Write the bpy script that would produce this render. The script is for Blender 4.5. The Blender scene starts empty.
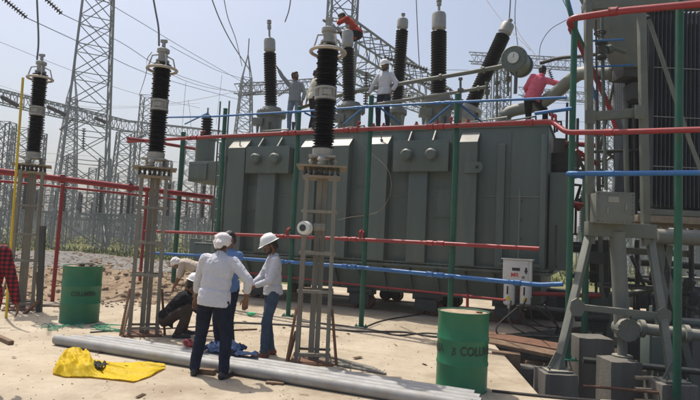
import bpy, bmesh, math, random
from mathutils import Vector, Matrix, noise, Quaternion
random.seed(7)
R = math.radians
sc = bpy.context.scene
COL = sc.collection
V = Vector

# ------------------------------------------------------------------ camera
FPX = 560.0; CAMZ = 1.65; PITCH = R(3.9); ROLL = R(2.75)
_f = V((0, math.cos(PITCH), math.sin(PITCH)))
_r0 = V((1, 0, 0)); _u0 = V((0, -math.sin(PITCH), math.cos(PITCH)))
_r = math.cos(ROLL)*_r0 + math.sin(ROLL)*_u0
_u = -math.sin(ROLL)*_r0 + math.cos(ROLL)*_u0
CAM = V((0, 0, CAMZ))
cd = bpy.data.cameras.new('camera'); cam = bpy.data.objects.new('camera', cd); COL.objects.link(cam)
cam.matrix_world = Matrix(((_r.x, _u.x, -_f.x, 0), (_r.y, _u.y, -_f.y, 0), (_r.z, _u.z, -_f.z, CAMZ), (0, 0, 0, 1)))
cd.sensor_width = 36; cd.lens = FPX/700*36; cd.clip_end = 3000; cd.clip_start = 0.05
sc.camera = cam

def ray(px, py): return _f + (px-350)/FPX*_r + (200-py)/FPX*_u
def G(px, py, z=0.0):
    d = ray(px, py); t = (z-CAMZ)/d.z; return CAM + d*t
def P(px, py, Y):
    d = ray(px, py); return CAM + d*(Y/d.y)
def W(px, py, n, c):                       # vertical plane n.p = c
    d = ray(px, py); return CAM + d*(c/(n[0]*d.x+n[1]*d.y))

# ------------------------------------------------------------------ materials
def mat(name, col, rough=0.6, metal=0.0, var=0.12, scale=6.0, bump=0.0, bscale=40.0, col2=None, dust=0.0,
        dustcol=(0.36, 0.29, 0.2), spec=0.5, streak=False, coat=0.0, sunlit_dust=0.0):
    m = bpy.data.materials.new(name); m.use_nodes = True
    nt = m.node_tree; N = nt.nodes; L = nt.links
    b = N['Principled BSDF']
    b.inputs['Roughness'].default_value = rough; b.inputs['Metallic'].default_value = metal
    b.inputs['Specular IOR Level'].default_value = spec
    if coat: b.inputs['Coat Weight'].default_value = coat
    tc = N.new('ShaderNodeTexCoord'); geo = N.new('ShaderNodeNewGeometry')
    mp = N.new('ShaderNodeMapping'); L.new(geo.outputs['Position'], mp.inputs['Vector'])
    if streak: mp.inputs['Scale'].default_value = (1, 1, 0.12)
    nz = N.new('ShaderNodeTexNoise'); nz.inputs['Scale'].default_value = scale; nz.inputs['Detail'].default_value = 8
    nz.inputs['Roughness'].default_value = 0.62
    L.new(mp.outputs['Vector'], nz.inputs['Vector'])
    rp = N.new('ShaderNodeValToRGB'); L.new(nz.outputs['Fac'], rp.inputs['Fac'])
    c2 = col2 or tuple(min(1, c*(1+var)) for c in col)
    c1 = tuple(c*(1-var) for c in col) if not col2 else col
    rp.color_ramp.elements[0].position = 0.32; rp.color_ramp.elements[1].position = 0.68
    rp.color_ramp.elements[0].color = (*c1, 1); rp.color_ramp.elements[1].color = (*c2, 1)
    out = rp.outputs['Color']
    if dust:
        n2 = N.new('ShaderNodeTexNoise'); n2.inputs['Scale'].default_value = scale*2.3; n2.inputs['Detail'].default_value = 10
        n2.inputs['Roughness'].default_value = 0.7
        L.new(mp.outputs['Vector'], n2.inputs['Vector'])
        r2 = N.new('ShaderNodeMapRange'); r2.inputs['From Min'].default_value = 0.5; r2.inputs['From Max'].default_value = 0.75
        r2.inputs['To Max'].default_value = dust; L.new(n2.outputs['Fac'], r2.inputs['Value'])
        mx = N.new('ShaderNodeMix'); mx.data_type = 'RGBA'
        L.new(r2.outputs['Result'], mx.inputs['Factor']); L.new(out, mx.inputs['A']); mx.inputs['B'].default_value = (*dustcol, 1)
        out = mx.outputs['Result']
        rr = N.new('ShaderNodeMapRange'); L.new(n2.outputs['Fac'], rr.inputs['Value'])
        rr.inputs['To Min'].default_value = max(0.05, rough-0.12); rr.inputs['To Max'].default_value = min(1, rough+0.2)
        L.new(rr.outputs['Result'], b.inputs['Roughness'])
    if sunlit_dust:                      # upward faces paler: lying dust, plus sunlit brightness painted into the colour
        sp = N.new('ShaderNodeSeparateXYZ'); L.new(geo.outputs['True Normal'], sp.inputs[0])
        mr = N.new('ShaderNodeMapRange'); mr.inputs['From Min'].default_value = 0.35; mr.inputs['From Max'].default_value = 0.75; mr.inputs['To Max'].default_value = sunlit_dust
        L.new(sp.outputs['Z'], mr.inputs['Value']); mm = N.new('ShaderNodeMath'); mm.operation = 'MULTIPLY'; L.new(mr.outputs['Result'], mm.inputs[0])
        m2 = N.new('ShaderNodeMapRange'); m2.inputs['From Min'].default_value = 0.25; m2.inputs['From Max'].default_value = 0.5; L.new(nz.outputs['Fac'], m2.inputs['Value']); L.new(m2.outputs['Result'], mm.inputs[1])
        mx = N.new('ShaderNodeMix'); mx.data_type = 'RGBA'; L.new(mm.outputs[0], mx.inputs['Factor']); L.new(out, mx.inputs['A']); mx.inputs['B'].default_value = (0.46, 0.41, 0.33, 1); out = mx.outputs['Result']
    L.new(out, b.inputs['Base Color'])
    if bump:
        n3 = N.new('ShaderNodeTexNoise'); n3.inputs['Scale'].default_value = bscale; n3.inputs['Detail'].default_value = 6
        L.new(geo.outputs['Position'], n3.inputs['Vector'])
        bp = N.new('ShaderNodeBump'); bp.inputs['Strength'].default_value = bump; bp.inputs['Distance'].default_value = 0.02
        L.new(n3.outputs['Fac'], bp.inputs['Height']); L.new(bp.outputs['Normal'], b.inputs['Normal'])
    return m

M = {}
M['tank'] = mat('tank_paint', (0.094, 0.124, 0.110), 0.48, 0, 0.2, 1.3, 0.06, 12, dust=0.6, dustcol=(0.17, 0.175, 0.145), streak=True, sunlit_dust=0.6)
M['tanklight'] = mat('light_grey_paint', (0.155, 0.168, 0.148), 0.55, 0, 0.12, 2.5, 0.05, 15, dust=0.35, dustcol=(0.30, 0.26, 0.19), sunlit_dust=0.6)
M['frame'] = mat('frame_paint', (0.125, 0.14, 0.118), 0.6, 0, 0.12, 2.5, 0.05, 15, dust=0.35, dustcol=(0.30, 0.25, 0.17), sunlit_dust=0.5)
M['galv'] = mat('galvanised_steel', (0.32, 0.33, 0.32), 0.5, 0.35, 0.15, 6, 0, dust=0.5, dustcol=(0.30, 0.24, 0.16))
M['galvrust'] = mat('galvanised_steel_dusty', (0.21, 0.20, 0.165), 0.65, 0.15, 0.25, 5, 0.05, 20, dust=0.7, dustcol=(0.16, 0.08, 0.04), streak=True)
M['galvfar'] = mat('weathered_steel', (0.22, 0.235, 0.235), 0.6, 0.2, 0.12, 1)
M['alu'] = mat('aluminium_tube', (0.29, 0.29, 0.285), 0.58, 0.1, 0.18, 3, 0.05, 8, dust=0.75, dustcol=(0.27, 0.22, 0.165))
M['red'] = mat('red_paint', (0.27, 0.018, 0.022), 0.42, 0, 0.15, 3, 0, dust=0.6, dustcol=(0.17, 0.085, 0.065))
M['blue'] = mat('blue_paint', (0.018, 0.13, 0.36), 0.42, 0, 0.12, 3, 0, dust=0.5, dustcol=(0.12, 0.17, 0.24))
M['green'] = mat('green_post_paint', (0.006, 0.085, 0.05), 0.45, 0, 0.15, 3, 0, dust=0.6, dustcol=(0.075, 0.10, 0.07))
M['drum'] = mat('drum_green_paint', (0.005, 0.135, 0.062), 0.4, 0, 0.14, 4, 0.06, 9, dust=0.7, dustcol=(0.035, 0.12, 0.07))
M['drumtxt'] = mat('stencil_ink', (0.012, 0.03, 0.022), 0.6, var=0.3, scale=20)
M['lid'] = mat('dusty_lid', (0.34, 0.25, 0.17), 0.85, 0, 0.3, 9, 0.3, 30)
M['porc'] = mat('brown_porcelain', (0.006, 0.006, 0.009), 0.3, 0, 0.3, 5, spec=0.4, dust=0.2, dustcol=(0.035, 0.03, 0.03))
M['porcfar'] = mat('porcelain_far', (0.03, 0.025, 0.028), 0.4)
M['cast'] = mat('cast_aluminium', (0.33, 0.325, 0.30), 0.5, 0.4, 0.12, 8, 0.05, 30, dust=0.4)
M['ring'] = mat('grading_ring', (0.40, 0.37, 0.32), 0.55, 0.2, 0.12, 8)
M['plate'] = mat('dusty_plate', (0.25, 0.21, 0.15), 0.7, 0.1, 0.22, 7, 0.1, 30, dust=0.6, dustcol=(0.25, 0.13, 0.06))
M['white'] = mat('white_enamel', (0.66, 0.65, 0.61), 0.35, 0, 0.06, 4, dust=0.3, dustcol=(0.5, 0.45, 0.36))
M['black'] = mat('black_rubber', (0.015, 0.015, 0.016), 0.55)
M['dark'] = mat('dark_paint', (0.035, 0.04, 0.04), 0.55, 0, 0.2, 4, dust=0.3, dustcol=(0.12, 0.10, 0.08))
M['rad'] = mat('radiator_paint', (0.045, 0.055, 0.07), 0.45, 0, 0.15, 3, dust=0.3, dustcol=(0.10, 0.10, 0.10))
M['conc'] = mat('concrete_block', (0.15, 0.14, 0.12), 0.9, 0, 0.35, 2.2, 0.3, 30, dust=0.7, dustcol=(0.10, 0.085, 0.07), streak=True)
M['wood'] = mat('old_timber', (0.16, 0.10, 0.06), 0.85, 0, 0.35, 8, 0.3, 40)
M['rust'] = mat('rusty_steel', (0.15, 0.07, 0.04), 0.8, 0, 0.3, 10, 0.2, 40)
M['yellowpole'] = mat('yellow_fibreglass', (0.62, 0.42, 0.02), 0.45)
M['tarp'] = mat('yellow_tarpaulin', (0.86, 0.66, 0.015), 0.5, 0, 0.06, 6, 0.4, 22, dust=0.35, dustcol=(0.60, 0.46, 0.12), spec=0.35)
M['wire'] = mat('aluminium_wire', (0.17, 0.175, 0.18), 0.5, 0.5)
M['cable'] = mat('black_cable', (0.035, 0.032, 0.03), 0.6)
M['rope'] = mat('green_rope', (0.03, 0.24, 0.13), 0.7)
M['redrope'] = mat('maroon_rope', (0.25, 0.035, 0.045), 0.8)
M['glass'] = mat('dial_face', (0.62, 0.63, 0.60), 0.25)
M['leaf'] = mat('leaf', (0.045, 0.085, 0.03), 0.7, 0, 0.4, 0.6)
M['bark'] = mat('bark', (0.12, 0.09, 0.06), 0.9, 0, 0.3, 4)
M['farwall'] = mat('far_wall', (0.45, 0.44, 0.42), 0.8, 0, 0.08, 0.6)
M['yellow'] = mat('yellow_warning', (0.75, 0.55, 0.02), 0.5)
M['redink'] = mat('red_ink', (0.6, 0.03, 0.02), 0.5)
M['bagblue'] = mat('blue_canvas', (0.02, 0.06, 0.17), 0.8, 0, 0.25, 12, 0.2, 60)
M['greyrag'] = mat('grey_rag', (0.10, 0.10, 0.095), 0.9, 0, 0.3, 20, 0.3, 40)
M['tealstrip'] = mat('bottle_green_plastic', (0.02, 0.35, 0.16), 0.35)

# ------------------------------------------------------------------ mesh helpers
class MB:
    def __init__(s): s.bm = bmesh.new()
    def box(s, c, size, rot=None, bevel=0.0):
        m = Matrix.Translation(V(c)) @ (rot.to_4x4() if rot is not None else Matrix()) @ Matrix.Diagonal((*size, 1))
        r = bmesh.ops.create_cube(s.bm, size=1, matrix=m)
        if bevel:
            es = list({e for v in r['verts'] for e in v.link_edges})
            bmesh.ops.bevel(s.bm, geom=es, offset=bevel, segments=2, affect='EDGES', profile=0.6)
        return s
    def bar(s, p0, p1, w, h=None, up=V((0, 0, 1)), bevel=0.0):
        p0 = V(p0); p1 = V(p1); d = p1-p0; L = d.length
        if L < 1e-6: return s
        z = d/L; x = up.cross(z)
        if x.length < 1e-3: x = V((1, 0, 0)).cross(z)
        if x.length < 1e-3: x = V((0, 1, 0)).cross(z)
        x.normalize(); y = z.cross(x)
        rot = Matrix((x, y, z)).transposed()
        return s.box((p0+p1)/2, (w, h or w, L), rot, bevel)
    def angle(s, p0, p1, w, t=0.008, up=V((0, 0, 1)), flip=1):
        """L-section"""
        p0 = V(p0); p1 = V(p1); d = (p1-p0); z = d.normalized(); x = up.cross(z)
        if x.length < 1e-3: x = V((1, 0, 0)).cross(z)
        x.normalize(); y = z.cross(x)
        rot = Matrix((x, y, z)).transposed(); c = (p0+p1)/2
        s.box(c + y*(-w/2+t/2), (w, t, d.length), rot)
        s.box(c + x*flip*(-w/2+t/2) + y*(t/2), (t, w-t, d.length), rot)
        return s
    def tube(s, pts, r, seg=12, caps=True, radii=None):
        pts = [V(p) for p in pts]; n = len(pts); rings = []
        t0 = (pts[1]-pts[0]).normalized(); a = t0.orthogonal().normalized()
        for i, p in enumerate(pts):
            if i == 0: t = t0
            elif i == n-1: t = (pts[-1]-pts[-2]).normalized()
            else: t = ((pts[i]-pts[i-1]).normalized()+(pts[i+1]-pts[i]).normalized()).normalized()
            a = (a - t*a.dot(t)).normalized(); b = t.cross(a)
            rr = radii[i] if radii else r
            rings.append([s.bm.verts.new(p + (a*math.cos(k*2*math.pi/seg)+b*math.sin(k*2*math.pi/seg))*rr) for k in range(seg)])
        for i in range(n-1):
            for k in range(seg):
                s.bm.faces.new((rings[i][k], rings[i][(k+1) % seg], rings[i+1][(k+1) % seg], rings[i+1][k]))
        if caps:
            s.bm.faces.new(rings[0][::-1]); s.bm.faces.new(rings[-1])
        return s
    def lathe(s, prof, p0=(0, 0, 0), axis=(0, 0, 1), seg=24, cap=True):
        """prof: list of (r, h) along the axis"""
        q = V((0, 0, 1)).rotation_difference(V(axis).normalized()); p0 = V(p0); rings = []
        for r, h in prof:
            rings.append([s.bm.verts.new(p0 + q @ V((max(r, 1e-4)*math.cos(k*2*math.pi/seg), max(r, 1e-4)*math.sin(k*2*math.pi/seg), h))) for k in range(seg)])
        for i in range(len(rings)-1):
            for k in range(seg):
                s.bm.faces.new((rings[i][k], rings[i][(k+1) % seg], rings[i+1][(k+1) % seg], rings[i+1][k]))
        if cap:
            s.bm.faces.new(rings[0][::-1]); s.bm.faces.new(rings[-1])
        return s
    def cyl(s, p0, p1, r, seg=20, r2=None):
        d = V(p1)-V(p0); return s.lathe([(r, 0), (r2 if r2 is not None else r, d.length)], p0, d, seg)
    def poly(s, pts): s.bm.faces.new([s.bm.verts.new(V(p)) for p in pts]); return s
    def prism(s, pts, off):
        off = V(off); a = [s.bm.verts.new(V(p)) for p in pts]; b = [s.bm.verts.new(V(p)+off) for p in pts]; n = len(a)
        s.bm.faces.new(a[::-1]); s.bm.faces.new(b)
        for i in range(n): s.bm.faces.new((a[i], a[(i+1) % n], b[(i+1) % n], b[i]))
        return s
    def torus(s, c, R_, r, axis=(0, 0, 1), seg=40, rs=10, flat=1.0):
        q = V((0, 0, 1)).rotation_difference(V(axis).normalized()); c = V(c); rings = []
        for i in range(seg):
            a = i*2*math.pi/seg
            rings.append([s.bm.verts.new(c + q @ V(((R_+r*math.cos(b))*math.cos(a), (R_+r*math.cos(b))*math.sin(a), r*flat*math.sin(b)))) for b in [k*2*math.pi/rs for k in range(rs)]])
        for i in range(seg):
            for k in range(rs):
                s.bm.faces.new((rings[i][k], rings[(i+1) % seg][k], rings[(i+1) % seg][(k+1) % rs], rings[i][(k+1) % rs]))
        return s
    def ell(s, c, rad, rot=None, u=16, v=10):
        m = Matrix.Translation(V(c)) @ (rot.to_4x4() if rot is not None else Matrix()) @ Matrix.Diagonal((*rad, 1))
        bmesh.ops.create_uvsphere(s.bm, u_segments=u, v_segments=v, radius=1, matrix=m); return s
    def build(s, name, m, parent=None, smooth=35, world=False):
        bmesh.ops.recalc_face_normals(s.bm, faces=s.bm.faces[:])
        me = bpy.data.meshes.new(name)
        if smooth:
            for f in s.bm.faces: f.smooth = True
        s.bm.to_mesh(me); s.bm.free()
        if smooth: me.set_sharp_from_angle(angle=R(smooth))
        me.materials.append(m)
        o = bpy.data.objects.new(name, me); COL.objects.link(o)
        if parent is not None:
            o.parent = parent
            if world: # geometry was given in world coordinates
                r = parent
                mm = Matrix()
                while r is not None:
                    mm = r.matrix_basis @ mm; r = r.parent
                me.transform(mm.inverted())
        return o

def tag(o, label=None, cat=None, group=None, kind=None):
    if label: o['label'] = label
    if cat: o['category'] = cat
    if group: o['group'] = group
    if kind: o['kind'] = kind
    return o
def thing(name, label, cat, loc=(0, 0, 0), rz=0.0, group=None):
    o = bpy.data.objects.new(name, None); COL.objects.link(o); o.empty_display_size = 0.2
    o.location = loc; o.rotation_euler = (0, 0, rz); return tag(o, label, cat, group)
def recenter(o):
    """origin of a single-mesh thing at the bottom middle of its mesh"""
    me = o.data; xs = [v.co for v in me.vertices]
    mn = V((min(c.x for c in xs), min(c.y for c in xs), min(c.z for c in xs))); mx = V((max(c.x for c in xs), max(c.y for c in xs), max(c.z for c in xs)))
    c = V(((mn.x+mx.x)/2, (mn.y+mx.y)/2, mn.z)); me.transform(Matrix.Translation(-c)); o.location = c; return o
def copy_tree(o, parent=None):
    c = o.copy(); COL.objects.link(c)
    if parent is not None: c.parent = parent
    for ch in list(o.children): copy_tree(ch, c)
    return c
def sheds(rc, rs, h0, h1, pitch, alt=0.0):
    n = max(1, int(round((h1-h0)/pitch))); p = (h1-h0)/n; out = []
    for i in range(n):
        r = rs - (alt if i % 2 else 0); z = h0+i*p
        out += [(rc, z+0.02*p), (r*0.93, z+0.30*p), (r, z+0.38*p), (r*0.97, z+0.50*p), (rc*1.05, z+0.82*p)]
    out.append((rc, h1)); return out
def wirepts(a, b, sag, n=14):
    a = V(a); b = V(b); return [a.lerp(b, i/n) - V((0, 0, 4*sag*(i/n)*(1-i/n))) for i in range(n+1)]
def bez(pts, n=8):
    """Catmull-Rom through points"""
    pts = [V(p) for p in pts]; q = [pts[0]*2-pts[1]] + pts + [pts[-1]*2-pts[-2]]; out = []
    for i in range(1, len(q)-2):
        for k in range(n):
            t = k/n; a, b, c, d = q[i-1], q[i], q[i+1], q[i+2]
            out.append(0.5*((2*b)+(-a+c)*t+(2*a-5*b+4*c-d)*t*t+(-a+3*b-3*c+d)*t**3))
    out.append(pts[-1]); return out
def text_mesh(txt, size, m, name, parent, mapf, space=1.0, bold=0.0):
    cu = bpy.data.curves.new('t', 'FONT'); cu.body = txt; cu.size = size; cu.align_x = 'CENTER'; cu.align_y = 'CENTER'
    cu.space_character = space; cu.extrude = 0.0; cu.offset = bold
    ob = bpy.data.objects.new('t', cu); COL.objects.link(ob)
    dg = bpy.context.evaluated_depsgraph_get(); dg.update()
    me = bpy.data.meshes.new_from_object(ob.evaluated_get(dg)); bpy.data.objects.remove(ob)
    for v in me.vertices: v.co = mapf(v.co.x, v.co.y)
    me.materials.clear(); me.materials.append(m)
    o = bpy.data.objects.new(name, me); COL.objects.link(o); o.parent = parent; return o
# ------------------------------------------------------------------ sky, sun, view
w = bpy.data.worlds.new('World'); sc.world = w; w.use_nodes = True
wn = w.node_tree; bg = wn.nodes['Background']; sk = wn.nodes.new('ShaderNodeTexSky'); sk.sky_type = 'NISHITA'
SHX, SHY = 0.31, -0.35                      # shadow of a 1 m stick
EL = math.atan(1/math.hypot(SHX, SHY))
sk.sun_disc = False; sk.sun_elevation = EL; sk.sun_rotation = math.atan2(-SHX, -SHY)
sk.air_density = 1.0; sk.dust_density = 4.6; sk.ozone_density = 1.1; sk.altitude = 0
wn.links.new(sk.outputs['Color'], bg.inputs['Color']); bg.inputs['Strength'].default_value = 0.15
sl = bpy.data.lights.new('sun', 'SUN'); sl.energy = 4.3; sl.angle = R(0.6); sl.color = (1.0, 0.94, 0.84)
so = bpy.data.objects.new('sun', sl); COL.objects.link(so)
so.rotation_euler = V((SHX, SHY, -1)).to_track_quat('-Z', 'Y').to_euler(); so.location = (0, 0, 30)
sc.view_settings.view_transform = 'Standard'; sc.view_settings.look = 'None'; sc.view_settings.gamma = 1
sc.view_settings.exposure = 0.12; sc.view_settings.use_curve_mapping = False
sc.render.engine = 'CYCLES'

# ------------------------------------------------------------------ ground
def sheet(name, outer, holes, z, m):
    bm = bmesh.new(); es = []
    for lp in [outer]+holes:
        vs = [bm.verts.new((p[0], p[1], z)) for p in lp]
        es += [bm.edges.new((vs[i], vs[(i+1) % len(vs)])) for i in range(len(vs))]
    bmesh.ops.triangle_fill(bm, edges=es, use_beauty=True)
    for f in bm.faces:
        if f.normal.z < 0: f.normal_flip()
    me = bpy.data.meshes.new(name); bm.to_mesh(me); bm.free(); me.materials.append(m)
    o = bpy.data.objects.new(name, me); COL.objects.link(o); tag(o, kind='structure'); return o

pitA = G(486, 335); pitB = G(538, 394); pitC = G(585, 398.5); pitD = G(760, 408)
PIT = [(pitA.x, pitA.y), (pitB.x, pitB.y), (pitC.x, pitC.y), (pitD.x, pitD.y), (12.5, 6.0), (12.5, 16.5), (6.6, 15.5), (5.3, 12.3), (3.4, 10.9)]
PITZ = -0.95

def ground_material():
    m = bpy.data.materials.new('field'); m.use_nodes = True; N = m.node_tree.nodes; L = m.node_tree.links
    b = N['Principled BSDF']; b.inputs['Roughness'].default_value = 0.95; b.inputs['Specular IOR Level'].default_value = 0.1
    geo = N.new('ShaderNodeNewGeometry')
    n1 = N.new('ShaderNodeTexNoise'); n1.inputs['Scale'].default_value = 0.14; n1.inputs['Detail'].default_value = 9; n1.inputs['Roughness'].default_value = 0.65
    n2 = N.new('ShaderNodeTexNoise'); n2.inputs['Scale'].default_value = 3.0; n2.inputs['Detail'].default_value = 8
    L.new(geo.outputs['Position'], n1.inputs['Vector']); L.new(geo.outputs['Position'], n2.inputs['Vector'])
    r1 = N.new('ShaderNodeValToRGB'); e = r1.color_ramp.elements
    e[0].position = 0.40; e[0].color = (0.08, 0.105, 0.03, 1); e[1].position = 0.68; e[1].color = (0.24, 0.20, 0.11, 1)
    x = r1.color_ramp.elements.new(0.5); x.color = (0.13, 0.14, 0.05, 1)
    L.new(n1.outputs['Fac'], r1.inputs['Fac'])
    r2 = N.new('ShaderNodeValToRGB'); r2.color_ramp.elements[0].color = (0.7, 0.7, 0.7, 1); r2.color_ramp.elements[1].color = (1.15, 1.15, 1.15, 1)
    L.new(n2.outputs['Fac'], r2.inputs['Fac'])
    mx = N.new('ShaderNodeMix'); mx.data_type = 'RGBA'; mx.blend_type = 'MULTIPLY'; mx.inputs['Factor'].default_value = 1
    L.new(r1.outputs['Color'], mx.inputs['A']); L.new(r2.outputs['Color'], mx.inputs['B']); L.new(mx.outputs['Result'], b.inputs['Base Color'])
    return m
def slab_material():
    m = bpy.data.materials.new('dusty_concrete'); m.use_nodes = True; N = m.node_tree.nodes; L = m.node_tree.links
    b = N['Principled BSDF']; b.inputs['Roughness'].default_value = 0.9; b.inputs['Specular IOR Level'].default_value = 0.15
    geo = N.new('ShaderNodeNewGeometry')
    def noise_(s, d=8, r=0.6):
        n = N.new('ShaderNodeTexNoise'); n.inputs['Scale'].default_value = s; n.inputs['Detail'].default_value = d; n.inputs['Roughness'].default_value = r
        L.new(geo.outputs['Position'], n.inputs['Vector']); return n
    def ramp(src, stops):
        r = N.new('ShaderNodeValToRGB'); el = r.color_ramp.elements
        el[0].position, el[0].color = stops[0][0], (*stops[0][1], 1); el[1].position, el[1].color = stops[-1][0], (*stops[-1][1], 1)
        for p, c in stops[1:-1]: q = el.new(p); q.color = (*c, 1)
        L.new(src, r.inputs['Fac']); return r.outputs['Color']
    def mix(a, b_, fac, mode='MULTIPLY'):
        x = N.new('ShaderNodeMix'); x.data_type = 'RGBA'; x.blend_type = mode
        if isinstance(fac, float): x.inputs['Factor'].default_value = fac
        else: L.new(fac, x.inputs['Factor'])
        L.new(a, x.inputs['A'])
        if isinstance(b_, tuple): x.inputs['B'].default_value = (*b_, 1)
        else: L.new(b_, x.inputs['B'])
        return x.outputs['Result']
    base = ramp(noise_(0.9, 10, 0.65).outputs['Fac'], [(0.3, (0.32, 0.265, 0.195)), (0.5, (0.405, 0.345, 0.26)), (0.7, (0.48, 0.415, 0.325))])
    st = ramp(noise_(0.35, 12, 0.72).outputs['Fac'], [(0.36, (0.66, 0.62, 0.57)), (0.50, (1, 1, 1)), (0.7, (1.04, 1.04, 1.03))])
    sp = ramp(noise_(14, 6, 0.7).outputs['Fac'], [(0.25, (0.72, 0.69, 0.65)), (0.45, (1, 1, 1)), (0.8, (1.07, 1.07, 1.07))])
    c = mix(mix(base, st, 0.9), sp, 0.8)
    # hairline cracks
    vo = N.new('ShaderNodeTexVoronoi'); vo.feature = 'DISTANCE_TO_EDGE'; vo.inputs['Scale'].default_value = 0.33
    nn = noise_(1.3, 6); vm = N.new('ShaderNodeVectorMath'); vm.operation = 'MULTIPLY_ADD'
    vm.inputs[1].default_value = (0.9, 0.9, 0); L.new(nn.outputs['Color'], vm.inputs[0]); L.new(geo.outputs['Position'], vm.inputs[2]); L.new(vm.outputs[0], vo.inputs['Vector'])
    cr = ramp(vo.outputs['Distance'], [(0.0, (0.45, 0.4, 0.35)), (0.004, (0.6, 0.55, 0.5)), (0.007, (1, 1, 1))])
    c = mix(c, cr, 0.28)
    L.new(c, b.inputs['Base Color'])
    bp = N.new('ShaderNodeBump'); bp.inputs['Strength'].default_value = 0.35; bp.inputs['Distance'].default_value = 0.012
    L.new(noise_(22, 8, 0.7).outputs['Fac'], bp.inputs['Height']); L.new(bp.outputs['Normal'], b.inputs['Normal'])
    return m
M['field'] = ground_material(); M['slab'] = slab_material()
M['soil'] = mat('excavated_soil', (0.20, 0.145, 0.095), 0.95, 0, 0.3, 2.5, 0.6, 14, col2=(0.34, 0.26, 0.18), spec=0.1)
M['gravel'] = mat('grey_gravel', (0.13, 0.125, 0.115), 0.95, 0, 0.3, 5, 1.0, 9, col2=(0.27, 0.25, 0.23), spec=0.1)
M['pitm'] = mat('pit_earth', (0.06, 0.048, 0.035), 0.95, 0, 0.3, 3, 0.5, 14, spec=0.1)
M['grass'] = mat('grass', (0.06, 0.085, 0.022), 0.8, 0, 0.3, 0.25, col2=(0.14, 0.15, 0.045), spec=0.15)

sheet('ground', [(-1500, -60), (1500, -60), (1500, 1500), (-1500, 1500)], [PIT], -0.04, M['field'])
def rough_edge(pts, amp, step=0.35):
    out = []
    for i in range(len(pts)):
        a = V((*pts[i], 0)); b = V((*pts[(i+1) % len(pts)], 0)); n = max(1, int((b-a).length/step))
        for k in range(n):
            p = a.lerp(b, k/n); q = noise.noise_vector(p*0.9)*amp + noise.noise_vector(p*3.1)*amp*0.35
            out.append((p.x+q.x, p.y+q.y))
    return out
slab_pts = rough_edge([(-16, 10.9), (-8, 11.4), (-5.6, 12.1), (-4.6, 14.4), (-5.5, 21)], 0.3)[:-40]
SL = [(16, -5), (16, 21), (-5.5, 21)] + slab_pts[::-1] + [(-16, -5)]
SL = [(-16, -5), (13.5, -5), (13.5, 17.0), (5.6, 17), (4.5, 19), (-4.8, 19), (-4.6, 17), (-4.4, 14.6), (-5.0, 13.0), (-6.1, 12.2), (-7.6, 11.75), (-9.2, 11.3), (-12, 11.2), (-16, 11)]
sheet('pavement', SL, [PIT], 0.0, M['slab'])
# pit: walls and floor
b = MB()
for i in range(len(PIT)):
    a, c = PIT[i], PIT[(i+1) % len(PIT)]
    b.poly([(a[0], a[1], -0.0), (c[0], c[1], -0.0), (c[0], c[1], PITZ), (a[0], a[1], PITZ)])
tag(b.build('pit_wall', M['conc'], smooth=0), kind='structure')
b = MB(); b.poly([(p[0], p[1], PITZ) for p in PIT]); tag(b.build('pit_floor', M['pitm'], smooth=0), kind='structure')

def heap(name, x0, x1, y0, y1, nx, ny, hf, m):
    bm = bmesh.new(); g = []
    for j in range(ny+1):
        row = []
        for i in range(nx+1):
            x = x0+(x1-x0)*i/nx; y = y0+(y1-y0)*j/ny; row.append(bm.verts.new((x, y, hf(x, y))))
        g.append(row)
    for j in range(ny):
        for i in range(nx): bm.faces.new((g[j][i], g[j][i+1], g[j+1][i+1], g[j+1][i]))
    for f in bm.faces: f.smooth = False
    me = bpy.data.meshes.new(name); bm.to_mesh(me); bm.free(); me.materials.append(m)
    o = bpy.data.objects.new(name, me); COL.objects.link(o); tag(o, kind='structure'); return o
def edge(t, a=0.12):
    return max(0.0, min(1.0, min(t, 1-t)/a))
def hsoil(x, y):
    u = (x+13)/9.6; v = (y-11.9)/8.6
    e = math.sin(math.pi*min(1, max(0, u)))**0.35 * edge(v, 0.22)
    n = 0.5+0.5*noise.noise(V((x*0.55, y*0.55, 1))) ; n2 = noise.noise(V((x*2.3, y*2.3, 4))); n3 = noise.noise(V((x*7, y*7, 2)))
    return -0.08 + e*(0.10+0.42*n+0.13*n2+0.05*n3)
heap('soil_heap', -13, -3.4, 11.9, 20.5, 170, 150, hsoil, M['soil'])
def hgrav(x, y):
    u = (x+22)/16.5; v = (y-19.5)/9
    e = math.sin(math.pi*min(1, max(0, u)))**0.6 * math.sin(math.pi*min(1, max(0, v)))**0.7
    return -0.1 + e*(0.52+0.25*noise.noise(V((x*0.35, y*0.35, 8)))+0.06*noise.noise(V((x*2.5, y*2.5, 3)))+0.05*noise.noise(V((x*8, y*8, 5))))
heap('gravel_mound', -22, -5.5, 19.5, 30.5, 220, 150, hgrav, M['gravel'])
# loose clods
bm = bmesh.new()
def rock(bm, p, s):
    r = bmesh.ops.create_icosphere(bm, subdivisions=1, radius=s, matrix=Matrix.Translation(p))
    for v in r['verts']:
        v.co = p + (v.co-p)*random.uniform(0.6, 1.2)
        v.co.z = p.z + (v.co.z-p.z)*0.7
for i in range(1400):
    x = random.uniform(-12.5, -3.6); y = random.uniform(12, 20); rock(bm, V((x, y, hsoil(x, y)+0.01)), random.choice([0.02, 0.03, 0.05, 0.05, 0.08, 0.11])*random.uniform(.6, 1.2))
for i in range(160):
    x = random.uniform(-11, -3.9); y = 11.9+random.gauss(0, 0.35); rock(bm, V((x, y, 0.01)), random.uniform(0.012, 0.045))
me = bpy.data.meshes.new('soil_clods'); bm.to_mesh(me); bm.free(); me.materials.append(M['soil'])
o = bpy.data.objects.new('soil_clods', me); COL.objects.link(o); tag(o, kind='stuff', label='loose brown clods scattered over the excavated soil', cat='soil')
bm = bmesh.new()
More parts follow.
